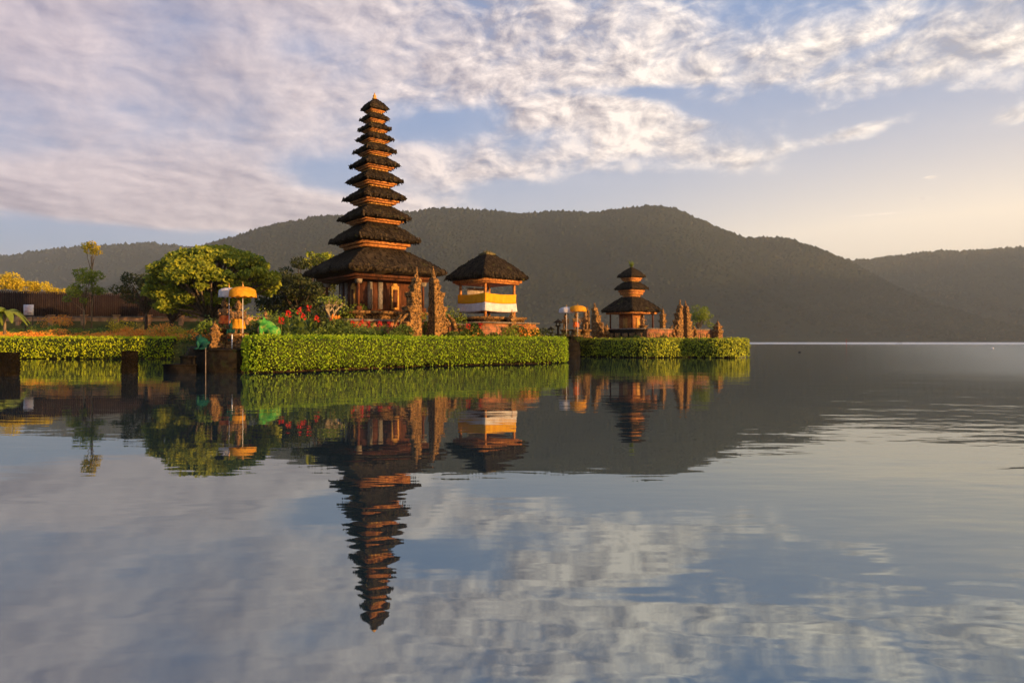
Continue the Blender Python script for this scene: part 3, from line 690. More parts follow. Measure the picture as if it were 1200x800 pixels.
# ---------------------------------------------------------------- stone pillars in the water
for px, D, w_, h_, lb in [(10.5,31.3,0.62,1.10,'dark mossy stone pillar in the water at the left edge'),(152,34.2,0.56,1.13,'dark mossy stone pillar in the water nearer the landing')]:
    x, y, _ = at(px, D); root = thing('stone_pillar', lb, 'pillar', (x,y,0), R(8), 'mossy stone pillars in the lake')
    m_ = MB(); m_.sq([(w_/2*1.02,-1.5),(w_/2*1.0,0.2),(w_/2*0.96,h_*0.5),(w_/2*0.97,h_*0.8),(w_/2*0.95,h_-0.05),(w_/2*0.82,h_)], per=6, jit=0.018, rnd=0.08); m_.build('stone_shaft', MOSSY, root)
    n = 2600; q = rng.uniform(-1,1,(n,3)); ax = rng.integers(0,2,n); sg = np.sign(rng.normal(size=n)); q[np.arange(n), ax] = sg
    tp = rng.random(n) < 0.15; q[tp,0] = rng.uniform(-1,1,tp.sum()); q[tp,2] = 1.0
    pp = q*np.array([w_*0.5, w_*0.5, (h_-0.1)/2]); pp[:,2] += h_/2+0.03
    mm = MB(); mm.leaves(pp, 0.07, None, 0.6); mm.build('moss', mat('dry_moss', (0.004,0.003,0.002), (0.014,0.010,0.005), scale=4, rough=1, island=.6), root)

# ---------------------------------------------------------------- pagoda roof parts
def roof_mesh(R_, r_top, z_tip, z_top, z_under, inner, apex=False, per=10):
    h = z_top-z_tip; mb = MB()
    prof = [(inner, z_under+0.02), (inner*1.0, z_under), (R_*0.86, z_under+(z_tip-z_under)*0.35), (R_*0.965, z_tip-(z_tip-z_under)*0.38), (R_*0.995, z_tip-0.02), (R_*0.985, z_tip+0.05*h+0.02)]
    for u in (0.15,0.3,0.45,0.6,0.75,0.88,1.0):
        # convex thatch slope
        q = R_+(r_top-R_)*u; prof.append((q+0.02*R_*math.sin(math.pi*u), z_tip+h*(u**0.92 if not apex else u**0.75)))
    mb.sq(prof, per=per, jit=0.010, rnd=0.035); straw(mb, prof[4:]); straw(mb, prof[2:6], 0.35); return mb
def straw(mb, prof, dn=1.0):
    """loose strands and tufts lying down the four thatched slopes"""
    for i in range(len(prof)-1):
        (h0, z0), (h1, z1) = prof[i], prof[i+1]; sl_ = math.hypot(h1-h0, z1-z0); hm_ = (h0+h1)/2
        n = int(4*2*hm_*sl_*75*dn)+8; t = rng.random(n); h = h0+(h1-h0)*t; z = z0+(z1-z0)*t; u = rng.uniform(-1,1,n)*h*0.98; k = rng.integers(0,4,n)
        dv = np.array([h1-h0, z1-z0])/max(sl_,1e-6)*np.sign(z1-z0 if z1 != z0 else 1)
        L_ = (0.14+0.34*rng.random(n))*min(1, 0.45+hm_*0.3); w_ = 0.025+0.045*rng.random(n); lift = 0.012+0.05*rng.random(n)**2; skew = rng.normal(size=n)*0.25
        ang = k*math.pi/2; c, s_ = np.cos(ang), np.sin(ang)
        def P_(uu, hh_, z_): x = uu; y = -hh_; return np.stack([x*c-y*s_, x*s_+y*c, z_],1)
        a = P_(u-w_, h+dv[0]*L_*.5, z+dv[1]*L_*.5+0.008); b = P_(u+w_, h+dv[0]*L_*.5, z+dv[1]*L_*.5+0.008)
        cc = P_(u+w_+skew*L_, h-dv[0]*L_*.5+lift, z-dv[1]*L_*.5+lift*.3); d = P_(u-w_+skew*L_, h-dv[0]*L_*.5+lift, z-dv[1]*L_*.5+lift*.3)
        V = np.stack([a,b,cc,d],1).reshape(-1,3); mb.add(V, np.arange(4*n).reshape(-1,4).tolist())
def tier(root, R_, r_top, z_tip, z_top, ztier_bot, apex=False, wall_h=None):
    """thatched roof + orange beam frame + the carved storey wall beneath, down to ztier_bot"""
    under = z_tip-0.16*(z_top-z_tip)-0.03; inner = R_*0.72
    roof_mesh(R_, r_top, z_tip, z_top, under, inner, apex).build('roof', THATCH, root, smooth=True)
    bh = max((under-ztier_bot)*0.55, 0.10)
    b = MB(); b.sq([(R_*0.74, under-bh*0.45),(R_*0.76, under-bh*0.45),(R_*0.76, under+0.03),(R_*0.70, under+0.03)])
    b.sq([(R_*0.62, under-bh),(R_*0.66, under-bh),(R_*0.68, under-bh*0.45-0.002),(R_*0.5, under-bh*0.45-0.002)]); b.build('eave_beam', BEAM, root)
    wl = MB(); wr = R_*0.50; wl.sq([(wr, ztier_bot-0.12),(wr, under-bh-0.002)]); wl.build('storey_wall', WOOD, root)
    # row of small blocks around the storey top
    k = MB(); nb = 5; k.sq([(wr+0.035, under-bh-0.075),(wr+0.035, under-bh-0.03)])
    for s_ in range(4):
        rot = Matrix.Rotation(s_*math.pi/2, 3, 'Z')
        for j in range(nb):
            p = rot @ Vector((wr*(-0.84+1.68*j/(nb-1)), -wr-0.03, under-bh-0.06)); k.box(p, (0.06+0.03*R_, 0.10, 0.10), rz=s_*math.pi/2)
    k.build('carved_frieze', GOLD, root)
# ---- tall eleven-roofed pagoda
DM = 51.0; xm, ym, _ = at(439, DM)
meru = thing('pagoda', 'tall pagoda with eleven stacked black thatched roofs', 'pagoda', (xm, ym, 0), R(39))
tiers = [ # width px, tip y, top y, bottom of storey (y)
 (32,128.7,116.5,134.5),(35,140.7,133.0,146.5),(40,152.5,145.0,158),(45,164.5,156.5,170.5),(51,178.7,169,185.5),(59,195,184,203),(67,213.7,201.5,222.5),(75,234,221,244),(87,257.5,242,267),(108,283.7,264,298)]
for wpx, yt, ytop, yb in tiers:
    R_ = wpx*DM/F/1.35/2; zt, zp, zb = zat(yt,DM), zat(ytop,DM), zat(yb,DM)
    tier(meru, R_, 0.10 if wpx == 32 else R_*0.42, zt, zp, zb, apex=(wpx == 32))
f = MB(); f.lathe([(0.16,0),(0.20,0.08),(0.10,0.16),(0.15,0.26),(0.07,0.36),(0.02,0.52)], (0,0,zat(117,DM)), 10); f.build('finial', GOLD, meru)
# lowest big roof
R1 = 167*DM/F/1.35/2; zt, zp = zat(321,DM), zat(294,DM); under = zt-0.38
m_ = roof_mesh(R1, R1*0.40, zt, zp, under, R1*0.78, per=16); m_.build('roof', THATCH, meru, smooth=True)
b = MB(); b.sq([(R1*0.78,under-0.16),(R1*0.80,under-0.16),(R1*0.80,under+0.04),(R1*0.76,under+0.04)]); b.sq([(R1*0.70,under-0.30),(R1*0.73,under-0.30),(R1*0.74,under-0.162),(R1*0.6,under-0.162)]); b.build('eave_beam', DARKWOOD, meru)
cl_ = MB(); cl_.sq([(R1*0.735,under-0.12),(0.3,under-0.10)]); cl_.build('ceiling', DARKWOOD, meru)
zf = zat(366,DM); bw = 1.95
m_ = MB(); m_.sq([(bw,zf),(bw,under-0.05)]); m_.build('wall', DARKWOOD, meru)
for sgn in range(4):
    rot = Matrix.Rotation(sgn*math.pi/2, 3, 'Z')
    q = MB(); 
    for u in (-0.72,-0.3): 
        p = rot @ Vector((bw*u, -bw-0.05, (zf+under)/2-0.1)); q.box(p, (0.34,0.10,under-zf-0.5), rz=sgn*math.pi/2)
    q.build('carved_panel', GREYWOOD, meru)
    dq = MB(); p = rot @ Vector((bw*0.30, -bw-0.06, zf+1.0)); dq.box(p, (0.62,0.12,1.7), rz=sgn*math.pi/2)
    p = rot @ Vector((bw*0.30, -bw-0.06, zf+1.95)); dq.box(p, (0.46,0.12,0.2), rz=sgn*math.pi/2, taper=0.6); do = dq.build('door', GOLD, meru)
    q = MB(); p = rot @ Vector((bw*0.30, -bw-0.135, zf+0.95)); q.box(p, (0.36,0.03,1.3), rz=sgn*math.pi/2); q.build('door_leaf', DARKWOOD, do)
    for u in (-1,):
        q = MB(); p = rot @ Vector((R1*0.66*u, -R1*0.66, zf)); q.box((p.x,p.y,zf+0.15), (0.36,0.36,0.3)); q.tube([(p.x,p.y,zf+0.3),(p.x,p.y,under-0.3)], 0.10, 8); q.build('column', DARKWOOD, meru)
        q = MB(); q.box((p.x,p.y,under-0.45), (0.34,0.34,0.30), taper=1.25); q.build('column_capital', SLAB, meru)
m_ = MB(); m_.sq([(2.95,zf-0.75),(2.95,zf-0.62),(2.75,zf-0.60),(2.75,zf-0.25),(2.98,zf-0.22),(3.0,zf-0.05),(2.9,zf)]); m_.build('stone_base', STONE, meru)
m_ = MB(); m_.sq([(3.75,1.1),(3.75,zf-1.05),(3.65,zf-1.0),(3.65,zf-0.80)], per=6); m_.build('brick_plinth', BRICK, meru)
m_ = MB(); m_.sq([(3.86,zf-0.80),(3.88,zf-0.68),(3.7,zf-0.64)]); m_.build('coping', SLAB, meru)

# ---- pavilion with yellow and white cloth
DP = 52.0; xp, yp, _ = at(571, DP); k_ = DP/F
pav = thing('pavilion', 'thatched open pavilion wrapped in yellow and white cloth', 'pavilion', (xp, yp, 0), R(43))
RP = 98*k_/1.41/2; zt, zp = zat(326,DP), zat(299,DP); under = zt-0.22
mb = MB(); h = zp-zt
mb.sq([(RP*0.80,under+0.02),(RP*0.80,under),(RP*0.93,under+0.04),(RP*0.99,zt-0.05),(RP*0.99,zt+0.05)]+[(RP+(0.42-RP)*u+0.02*math.sin(math.pi*u), zt+h*u**0.86) for u in (.15,.3,.45,.6,.75,.9,1.0)], per=12, jit=0.006, rnd=0.03)
straw(mb, [(RP*0.99,zt-0.05),(RP*0.99,zt+0.05)]+[(RP+(0.42-RP)*u+0.02*math.sin(math.pi*u), zt+h*u**0.86) for u in (.15,.45,.75,1.0)], 1.3)
mb.build('roof', THATCH, pav, smooth=True)
rg = MB(); rg.sq([(0.42,zp-0.04),(0.48,zp+0.06),(0.36,zp+0.16),(0.30,zp+0.2)], per=4, jit=0.03)
for _ in range(16): rg.box((random.uniform(-.4,.4),random.uniform(-.4,.4),zp+0.22), (0.09,0.09,0.2), rz=random.random()*3, taper=0.3)
rg.build('ridge_cap', RIDGE, pav)
b = MB(); b.sq([(RP*0.80,under-0.18),(RP*0.83,under-0.18),(RP*0.83,under+0.02),(RP*0.6,under+0.02)]); b.sq([(RP*0.73,under-0.30),(RP*0.76,under-0.30),(RP*0.77,under-0.182),(RP*0.6,under-0.182)]); b.build('eave_beam', BEAM, pav)
zf = zat(372,DP); pw = RP*0.64
for sx_ in (-1,1):
    for sy_ in (-1,1): q = MB(); q.box((sx_*pw,sy_*pw,(zf+under)/2-0.1), (0.15,0.15,under-zf-0.1)); q.build('post', BEAM, pav)
q = MB(); q.box((0,pw*0.75,zf+1.7), (pw*1.5,0.08,1.2)); q.build('back_wall', mat('pale_plaster', (0.42,0.33,0.24), (0.25,0.18,0.12), scale=3), pav)
q = MB(); q.box((0,0,zf+0.45), (pw*1.5,pw*1.5,0.12)); q.box((-pw*.4,pw*.3,zf+0.9),(0.5,0.5,0.8)); q.box((pw*.3,pw*.2,zf+0.85),(0.35,0.4,0.7),taper=.7); q.build('altar', DARKWOOD, pav)
def cloth(root, half, z0, z1, m_, name, flare=0.10):
    mb = MB(); n = 96; rings = []
    for zi in range(6):
        v = zi/5; z = z0+(z1-z0)*v; pts = []
        for j in range(n):
            s_ = j/n*4; sd_ = int(s_); u = (s_-sd_)*2-1; hh_ = half*(1+flare*(1-v)*0.5)+0.035*math.sin(j*1.7+1.3*math.sin(j*.31))*(1.2-v)+0.012*math.sin(j*3.1)
            sag = 0.13*(1-u*u); c = [(u,-1),(1,u),(-u,1),(-1,-u)][sd_]; pts.append((c[0]*hh_, c[1]*hh_, z-sag*(0.6)))
        rings.append(np.array(pts))
    mb.rings(rings, False, False); o = mb.build(name, m_, root, smooth=True); md = o.modifiers.new('thick', 'SOLIDIFY'); md.thickness = 0.02; return o
z_a, z_b, z_c = zat(366,DP), zat(355.5,DP), zat(345,DP)
cloth(pav, pw+0.14, z_a+0.05, z_b-0.004, WCLOTH, 'white_cloth'); cloth(pav, pw+0.14, z_b, z_c, YCLOTH, 'yellow_cloth', 0.0)
q = MB(); q.sq([(2.0,zf-0.5),(2.0,zf-0.2),(2.12,zf-0.18),(2.15,zf)]); q.build('stone_base', STONE, pav)
q = MB(); q.sq([(2.75,1.1),(2.75,zf-0.75),(2.62,zf-0.7),(2.62,zf-0.52)], per=4); q.build('brick_plinth', BRICK, pav)
q = MB(); q.sq([(2.82,zf-0.52),(2.84,zf-0.42),(2.6,zf-0.40)]); q.build('coping', SLAB, pav)

# ---------------------------------------------------------------- carved gates and pillars
def flames(mb, x, y, z, s_, dirx, n=3):
    """curled carved tongues leaning outwards"""
    for k in range(n):
        a = random.uniform(-0.4,0.4); dy_ = random.uniform(-.5,.5)*s_
        mb.tube([(x, y+dy_, z), (x+dirx*s_*0.5, y+dy_+a*s_*.3, z+s_*0.25), (x+dirx*s_*0.75, y+dy_+a*s_*.4, z+s_*0.8), (x+dirx*s_*0.5, y+dy_, z+s_*1.25)], [s_*0.22,s_*0.2,s_*0.13,s_*0.02], 5)
def half_gate(label, group, loc, rotz, H_, side, w0=1.5, dep=1.1, vox=0.055):
    """one half of a split gate: sheer inner face, outer side stepping up in carved tiers"""
    root = thing('split_gate', label, 'gate', loc, rotz, group); body = MB(); n = 9; z = 0.0
    hs = [0.10,0.15,0.05,0.14,0.05,0.13,0.05,0.10,0.08]; ws = [1.0,0.72,0.86,0.60,0.70,0.50,0.56,0.36,0.26]
    for i in range(n):
        h = hs[i]*H_; w_ = w0*ws[i]; d = dep*(0.45+0.55*ws[i])
        body.box((side*w_*0.5, random.uniform(-.02,.02), z+h*0.5), (w_, d, h+0.04))
        if i in (0,2,4,6,7):
            for yy in (-d/2, 0, d/2): flames(body, side*w_*0.93, yy*0.9, z+h*0.55, 0.20*w0*(1-0.06*i), side, 1)
            for t_ in (0.25,0.6): flames(body, side*w_*t_, -d/2, z+h*0.4, 0.13*w0, side*random.choice((.4,1)), 1)
        else:
            for t_ in (0.2,0.5,0.8): body.ell((side*w_*t_, -d/2, z+h*random.uniform(.35,.65)), (0.10*w0,0.10,0.09*w0), 8, 6, Matrix.Rotation(random.random(),3,'Y'))
            body.ell((side*w_, 0, z+h*0.5), (0.08*w0,0.2,h*0.3), 8, 6)
        z += h
    flames(body, side*w0*0.12, 0, z-0.02, 0.16*w0, side, 2)
    body.tube([(side*w0*.12,0,z-0.05),(side*w0*.11,0,z+H_*0.06),(side*w0*0.09,0,H_*1.0)], [w0*0.11,w0*0.085,w0*0.03], 6)
    for yy in (-.35,.3): body.tube([(side*w0*.9,yy*dep,0.1*H_),(side*w0*1.18,yy*dep,.2*H_),(side*w0*1.05,yy*dep,.32*H_),(side*w0*.72,yy*dep,.40*H_)], [.12*w0,.13*w0,.10*w0,.05*w0], 7)
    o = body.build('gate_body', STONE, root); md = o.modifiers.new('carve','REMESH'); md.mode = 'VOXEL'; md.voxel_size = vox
    ft = MB(); ft.box((side*(w0*0.5+0.1),0,-0.06),(w0+0.35,dep+0.4,0.22)); ft.build('footing', STONED, root)
    return root
gx, gy, _ = at(498.5, 46.6); u_ = Vector((math.cos(R(40)), math.sin(R(40)), 0)); g0 = Vector((gx, gy, 1.3))
half_gate('left half of the tall carved split gate before the pagoda', 'near split gate', g0-u_*0.55, R(40), zat(312,46)-1.3, -1, 1.5)
half_gate('right half of the tall carved split gate, nearer the cloth-wrapped pavilion', 'near split gate', g0+u_*0.48, R(40), zat(312,46.8)-1.3, 1, 1.5)
def carved_pillar(label, px, D, z, H_, w_, rotz=R(38), group=None, name='stone_pillar'):
    x, y, _ = at(px, D); root = thing(name, label, 'pillar', (x,y,z), rotz, group); b = MB()
    prof = [(1,0),(1,.10),(.8,.12),(.8,.2),(.62,.22),(.62,.46),(.8,.48),(.85,.54),(.6,.57),(.55,.66),(.72,.68),(.7,.73),(.4,.76),(.34,.84),(.14,.9),(.03,1.0)]
    b.sq([(p*w_/2, q*H_) for p, q in prof], per=1); o = b
    for zq, rq in ((.5,.85),(.7,.7),(.12,.9)):
        for s_ in (-1,1):
            for t_ in (-1,1): flames(o, s_*rq*w_/2*.9, t_*rq*w_/2*.9, zq*H_, 0.13*w_+.06, s_, 1)
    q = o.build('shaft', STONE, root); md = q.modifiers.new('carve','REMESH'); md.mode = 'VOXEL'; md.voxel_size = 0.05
    q = MB(); q.sq([(w_*.58,-0.1),(w_*.58,0.06)]); q.build('footing', STONED, root); return root
carved_pillar('short brick-orange pillar at the right corner of the near pavilion terrace', 600, 50.2, 1.3, zat(362,50.2)-1.3, 0.85)
# front terrace wall pieces joined to the gate
def terrace(label, a, b, z0, z1, th=0.35, m_=BRICK, cap=SLAB, name='terrace_wall'):
    A, B = Vector((*a, z0)), Vector((*b, z0)); d = B-A; L_ = d.length; root = thing(name, label, 'wall', A, math.atan2(d.y, d.x)); h = z1-z0
    q = MB(); q.box((L_/2,0,h/2), (L_,th,h)); q.build('wall', m_, root); q = MB(); q.box((L_/2,0,h+0.05), (L_+0.1,th+0.14,0.10)); q.build('coping', cap, root)
    q = MB(); n = max(2, int(L_/0.9))
    for i in range(n): q.box(((i+.5)*L_/n, -th/2-0.03, h*0.5), (L_/n*0.72, 0.06, h*0.55))
    q.build('carved_panel', STONE, root); return root
terrace('low carved terrace wall right of the near split gate', (g0.x+u_.x*1.9, g0.y+u_.y*1.9), (g0.x+u_.x*6.7, g0.y+u_.y*6.7), 1.2, 2.75)

# ---------------------------------------------------------------- parasols, statues, landing
def parasol(label, px, D, z0, ztop, dia, m_, name='parasol', tilt=0):
    x, y, _ = at(px, D); root = thing(name, label, 'parasol', (x,y,z0), 0, None); H_ = ztop-z0; r = dia/2
    q = MB(); q.tube([(0,0,-0.1),(0,0,H_)], 0.018 if D < 50 else 0.03, 8); q.build('pole', WHITEP, root)
    q = MB(); q.lathe([(0.03,H_-0.02),(0.05,H_+0.05),(0.02,H_+0.12),(0.004,H_+0.26)], (0,0,0), 8); q.build('finial', GOLD, root)
    n = 48; prof = [(0.04,1.0),(0.35,0.93),(0.62,0.78),(0.85,0.52),(0.97,0.25),(1.0,0.0)]; rings = []
    for pr, pz in prof:
        a = np.arange(n)/n*2*math.pi; rr = r*pr*(1+0.02*np.cos(a*12)*pr); rings.append(np.stack([rr*np.cos(a), rr*np.sin(a), H_-r*0.42*(1-pz)+0*a],1))
    q = MB(); q.rings(rings, False, False); o = q.build('canopy', m_, root, smooth=True)
    rings = []
    for k, (pr, dz_) in enumerate(((1.0,-0.005),(1.03,-0.15),(1.03,-0.29))):
        a = np.arange(n)/n*2*math.pi; rr = r*pr*(1+0.03*np.cos(a*24)*(k/2)); rings.append(np.stack([rr*np.cos(a), rr*np.sin(a), H_-r*0.42+dz_+0.03*np.cos(a*12)*k/2],1))
    q = MB(); q.rings(rings, False, False); q.build('fringe', m_, root)
    q = MB()
    for k in range(8):
        a = k/8*2*math.pi; q.tube([(0,0,H_-r*0.5),(r*.9*math.cos(a), r*.9*math.sin(a), H_-r*0.42)], 0.01, 4)
    q.build('ribs', BEAM, root)
parasol('orange fringed ceremonial parasol over the statues on the landing', 284.5, 36.2, 1.3, zat(335.5,36.2), 1.33, OCLOTH)
parasol('white fringed ceremonial parasol over the statues on the landing', 268.5, 37.2, 1.3, zat(337,37.2), 1.05, WCLOTH)
parasol('white parasol at the steps of the far right island', 664, 70.6, 2.2, zat(359.5,70.6), 1.55, WCLOTH)
parasol('orange parasol at the steps of the far right island', 677, 70.2, 2.2, zat(357.5,70.2), 1.75, OCLOTH)

def statue(label, px, D, z, H_, clothm=None, rotz=0, ped=0.32, bodym=STATUE, group=None):
    """guardian figure on a stepped pedestal: body one continuous remeshed surface"""
    x, y, _ = at(px, D); root = thing('guardian_statue', label, 'statue', (x,y,z), rotz, group); ph = H_*ped; s_ = (H_-ph)/2.0
    p = MB(); w_ = 0.42*s_+0.1; p.sq([(w_*1.2,0),(w_*1.2,ph*.16),(w_,ph*.2),(w_*.8,ph*.3),(w_*.8,ph*.75),(w_,ph*.8),(w_*1.1,ph*.97),(w_*1.05,ph)]); p.build('pedestal', STONE, root)
    f = MB(); g = lambda c, r, rot=None: f.ell((c[0]*s_, c[1]*s_, ph+c[2]*s_), (r[0]*s_, r[1]*s_, r[2]*s_), 14, 10, rot)
    for sx_ in (-1,1):
        g((sx_*.17,0,.25),(.13,.14,.32)); g((sx_*.17,-.06,.05),(.12,.18,.07)); g((sx_*.16,0,.55),(.16,.17,.28))
        g((sx_*.34,-.02,1.12),(.11,.11,.2)); g((sx_*.36,-.14,.92),(.09,.2,.10), Matrix.Rotation(R(35),3,'X')); g((sx_*.28,-.3,.98),(.08,.09,.08))
        g((sx_*.19,0,1.58),(.05,.06,.09))
    g((0,0,.75),(.27,.2,.22)); g((0,-.03,1.02),(.26,.2,.3)); g((0,0,1.2),(.33,.17,.14)); g((0,0,1.36),(.10,.10,.12)); g((0,-.03,1.53),(.18,.19,.2)); g((0,-.2,1.5),(.05,.06,.05))
    g((0,0,1.72),(.21,.2,.10)); g((0,0,1.84),(.13,.13,.12)); g((0,0,1.96),(.06,.06,.12))
    g((.44,-.32,1.0),(.05,.05,.55))                                            # club held upright
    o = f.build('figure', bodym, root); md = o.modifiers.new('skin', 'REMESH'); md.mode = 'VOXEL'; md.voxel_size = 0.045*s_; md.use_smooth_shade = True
    if clothm:
        c = MB(); n = 28; rings = []
        for v in range(6):
            zv = 0.28+0.56*v/5; a = np.arange(n)/n*2*math.pi; rr = (0.40-0.09*v/5)*(1+0.05*np.sin(a*7+v)); rings.append(np.stack([rr*np.cos(a)*s_, rr*np.sin(a)*.78*s_, np.full(n, ph+zv*s_)],1))
        c.rings(rings, False, False); c.build('cloth_wrap', clothm, root, smooth=True)
    return root
statue('guardian statue wrapped in orange cloth on a pedestal under the orange parasol', 279.5, 36.6, 1.25, zat(351,36.6)-1.25, OCLOTH, R(15), 0.30, group='guardian statues on the landing')
statue('guardian statue with red cloth under the white parasol on the landing', 263, 37.4, 1.6, zat(350,37.4)-1.6, REDCLOTH, R(20), 0.32, group='guardian statues on the landing')
statue('grey guardian statue under the white parasol at the far island steps', 662.5, 71.2, 2.1, zat(367,71)-2.1, None, R(-10), 0.3, group='guardian statues at the far island steps')
statue('red-wrapped guardian statue under the orange parasol at the far island steps', 675, 70.8, 2.1, zat(366,71)-2.1, REDCLOTH, R(10), 0.3, group='guardian statues at the far island steps')
statue('dark weathered statue against the left split gate of the far island', 686, 71.8, 2.0, zat(364,72)-2.0, None, R(-20), 0.3)
statue('short weathered statue between the left far gate and the three-roofed pagoda', 706, 72.6, 1.9, zat(377,72.6)-1.9, None, R(10), 0.3)
shrub('low dark bush at the foot of the steps statues on the far island', 670, 70.9, 1.5, 2.2, 1.2, LEAFS, n=14)
statue('small seated-looking stone figure behind the frog sculpture', 311, 38.8, 1.3, zat(364,38.8)-1.3, None, R(20), 0.5)
statue('carved figure standing at the front of the three-roofed pagoda', 754, 71.2, 2.9, zat(369,71.2)-2.9, None, R(35), 0.25)

# frog sculpture
def frog(name, label, px, D, z, s_, rotz, m1, belly):
    x, y, _ = at(px, D); root = thing(name, label, 'sculpture', (x,y,z), rotz); f = MB()
    g = lambda c, r, a=0.0: f.ell(tuple(q*s_ for q in c), tuple(q*s_ for q in r), 18, 12, Matrix.Rotation(a,3,'Y'))
    g((0.02,0,.52),(.46,.34,.36), R(38)); g((-.26,0,.80),(.27,.27,.19), R(12))                       # back, head (faces -x)
    for sy_ in (-1,1):
        g((-.22,sy_*.15,.99),(.10,.09,.10)); g((.26,sy_*.30,.33),(.28,.16,.26), R(25)); g((.16,sy_*.38,.08),(.30,.12,.08)); g((-.02,sy_*.42,.05),(.16,.14,.05))
        g((-.30,sy_*.27,.36),(.09,.09,.30), R(-10)); g((-.38,sy_*.30,.06),(.17,.12,.06))
    g((.46,-.14,.30),(.18,.22,.30))
    o = f.build('body', m1, root); md = o.modifiers.new('skin','REMESH'); md.mode = 'VOXEL'; md.voxel_size = 0.035*s_; md.use_smooth_shade = True
    sm = o.modifiers.new('smooth','SMOOTH'); sm.iterations = 4
    b = MB(); b.ell((-.22*s_,0,.45*s_),(.27*s_,.27*s_,.30*s_),18,12, Matrix.Rotation(R(20),3,'Y')); b.build('belly', belly, root, smooth=True)
    for sy_ in (-1,1): e = MB(); e.ell((-.25*s_,sy_*.235*s_,1.0*s_),(.06*s_,.04*s_,.06*s_),10,8); e.build('eye', BLACKP, root, smooth=True)
    m_ = MB(); m_.tube([(-.40*s_,-.235*s_,.76*s_),(-.52*s_,-.1*s_,.735*s_),(-.55*s_,0,.73*s_),(-.52*s_,.1*s_,.735*s_),(-.40*s_,.235*s_,.76*s_)], .014*s_, 5); m_.build('mouth', BLACKP, root)
    return root
frog('frog_sculpture', 'large bright green frog sculpture sitting above the near hedge', 314, 36.6, 1.75, 1.08, R(12), GREEN, BELLY)
shrub('dark leafy potted plant behind the turquoise frog sculpture', 231, 36.8, 1.2, 1.0, 1.1, LEAFS, leaf=0.1, n=12)
shrub('dark shrub filling the gap behind the statues on the landing', 258, 38.6, 1.2, 2.0, 1.9, LEAFS, leaf=0.12, n=16)
shrub('dark flowering shrub between the landing statues and the green frog', 295, 38.4, 1.2, 1.3, 1.7, LEAFS, leaf=0.12, n=12)
frog('frog_sculpture', 'small turquoise frog sculpture on the left corner of the landing', 238, 35.9, 1.18, 0.72, R(8), TEAL, TEAL)
q = MB(); q.box((0,0,0.25),(1.5,1.2,0.5)); x, y, _ = at(315,36.7); fo = q.build('stone_plinth', STONED, None, loc=(x,y,1.25)); tag(fo, 'dark stone plinth under the large green frog', 'plinth')

# landing
ld = thing('stone_landing', 'dark stone landing stage with steps at the left end of the near island', 'landing', (-15.6, 35.9, 0), 0)
q = MB(); q.box((0.50,0.3,0.35),(2.1,2.8,1.5)); q.build('platform', STONED, ld)
q = MB(); q.box((0.48,0.28,1.15),(2.18,2.88,0.07)); q.build('platform_edge', STONED, ld)
for k, (zz_, xx_, ww_) in enumerate(((0.80,-0.92,0.80),(0.38,-1.25,1.5))):
    q = MB(); q.box((xx_,-0.35-k*0.35,zz_/2-0.4),(ww_,1.5,zz_+0.8)); q.box((xx_,-0.37-k*0.35,zz_+0.03),(ww_+0.06,1.56,0.07)); q.build('step', STONED, ld)
x, y, _ = at(241,34.2)
q = MB(); q.tube([(0,0,-1.5),(0,0,1.28)], 0.02, 8); o = q.build('mooring_pole', SLAB, loc=(x,y,0)); tag(o, 'thin white pole standing in the water before the landing', 'pole')
for px, D, lb in ((272,35.4,'short white post on the front edge of the landing'),):
    x, y, _ = at(px, D); q = MB(); q.tube([(0,0,0),(0,0,0.75)], 0.035, 8); o = q.build('white_post', WHITEP, loc=(x,y,1.22)); tag(o, lb, 'post')
carved_pillar('small carved pedestal with offerings beside the turquoise frog', 252, 36.0, 1.22, 1.5, 0.7)
# small offering shrine behind the orange flowers
statue('green-skinned small figure between the two parasols', 270.5, 36.4, 1.2, 1.4, REDCLOTH, R(5), 0.3, TEAL)

# ---------------------------------------------------------------- right island buildings
DR = 75.0; xr, yr, _ = at(740, DR); k_ = DR/F
m3 = thing('pagoda', 'small pagoda with three thatched roofs on the far right island', 'pagoda', (xr, yr, 0), R(37))
for i, (wpx, yt, ytop, yb) in enumerate([(32,324,313.5,332),(40,338.5,330.5,350)]):
    R_ = wpx*k_/1.40/2; tier(m3, R_, 0.10 if i == 0 else R_*0.45, zat(yt,DR), zat(ytop,DR), zat(yb,DR), apex=(i == 0))
R1 = 71*k_/1.40/2; zt, zp = zat(364.5,DR), zat(348.5,DR); under = zt-0.18
roof_mesh(R1, R1*0.33, zt, zp, under, R1*0.8, per=12).build('roof', THATCH, m3, smooth=True)
b = MB(); b.sq([(R1*0.80,under-0.18),(R1*0.83,under-0.18),(R1*0.83,under+0.03),(R1*0.6,under+0.03)]); b.build('eave_beam', BEAM, m3)
zf = zat(385,DR)
q = MB(); q.sq([(R1*0.40,zf),(R1*0.40,under-0.02)]); q.build('wall', WOOD, m3)
for sx_ in (-1,1):
    for sy_ in (-1,1): q = MB(); q.box((sx_*R1*.68,sy_*R1*.68,(zf+under)/2),(0.13,0.13,under-zf)); q.build('post', DARKWOOD, m3)
q = MB(); q.sq([(R1*0.86,zf-0.25),(R1*0.9,zf-0.2),(R1*0.9,zf-0.02),(R1*0.84,zf)]); q.build('floor_slab', SLAB, m3)
q = MB(); q.sq([(R1*0.80,1.2),(R1*0.80,zf-0.25)]); q.build('stone_base', BRICK, m3)
for rot_ in (0,1): 
    q = MB(); p = Matrix.Rotation(rot_*-math.pi/2,3,'Z') @ Vector((0,-R1*.42,zf+.62)); q.box(p,(0.6,0.08,1.1),rz=rot_*-math.pi/2); q.build('door', GOLD, m3)
pl = MB(); 
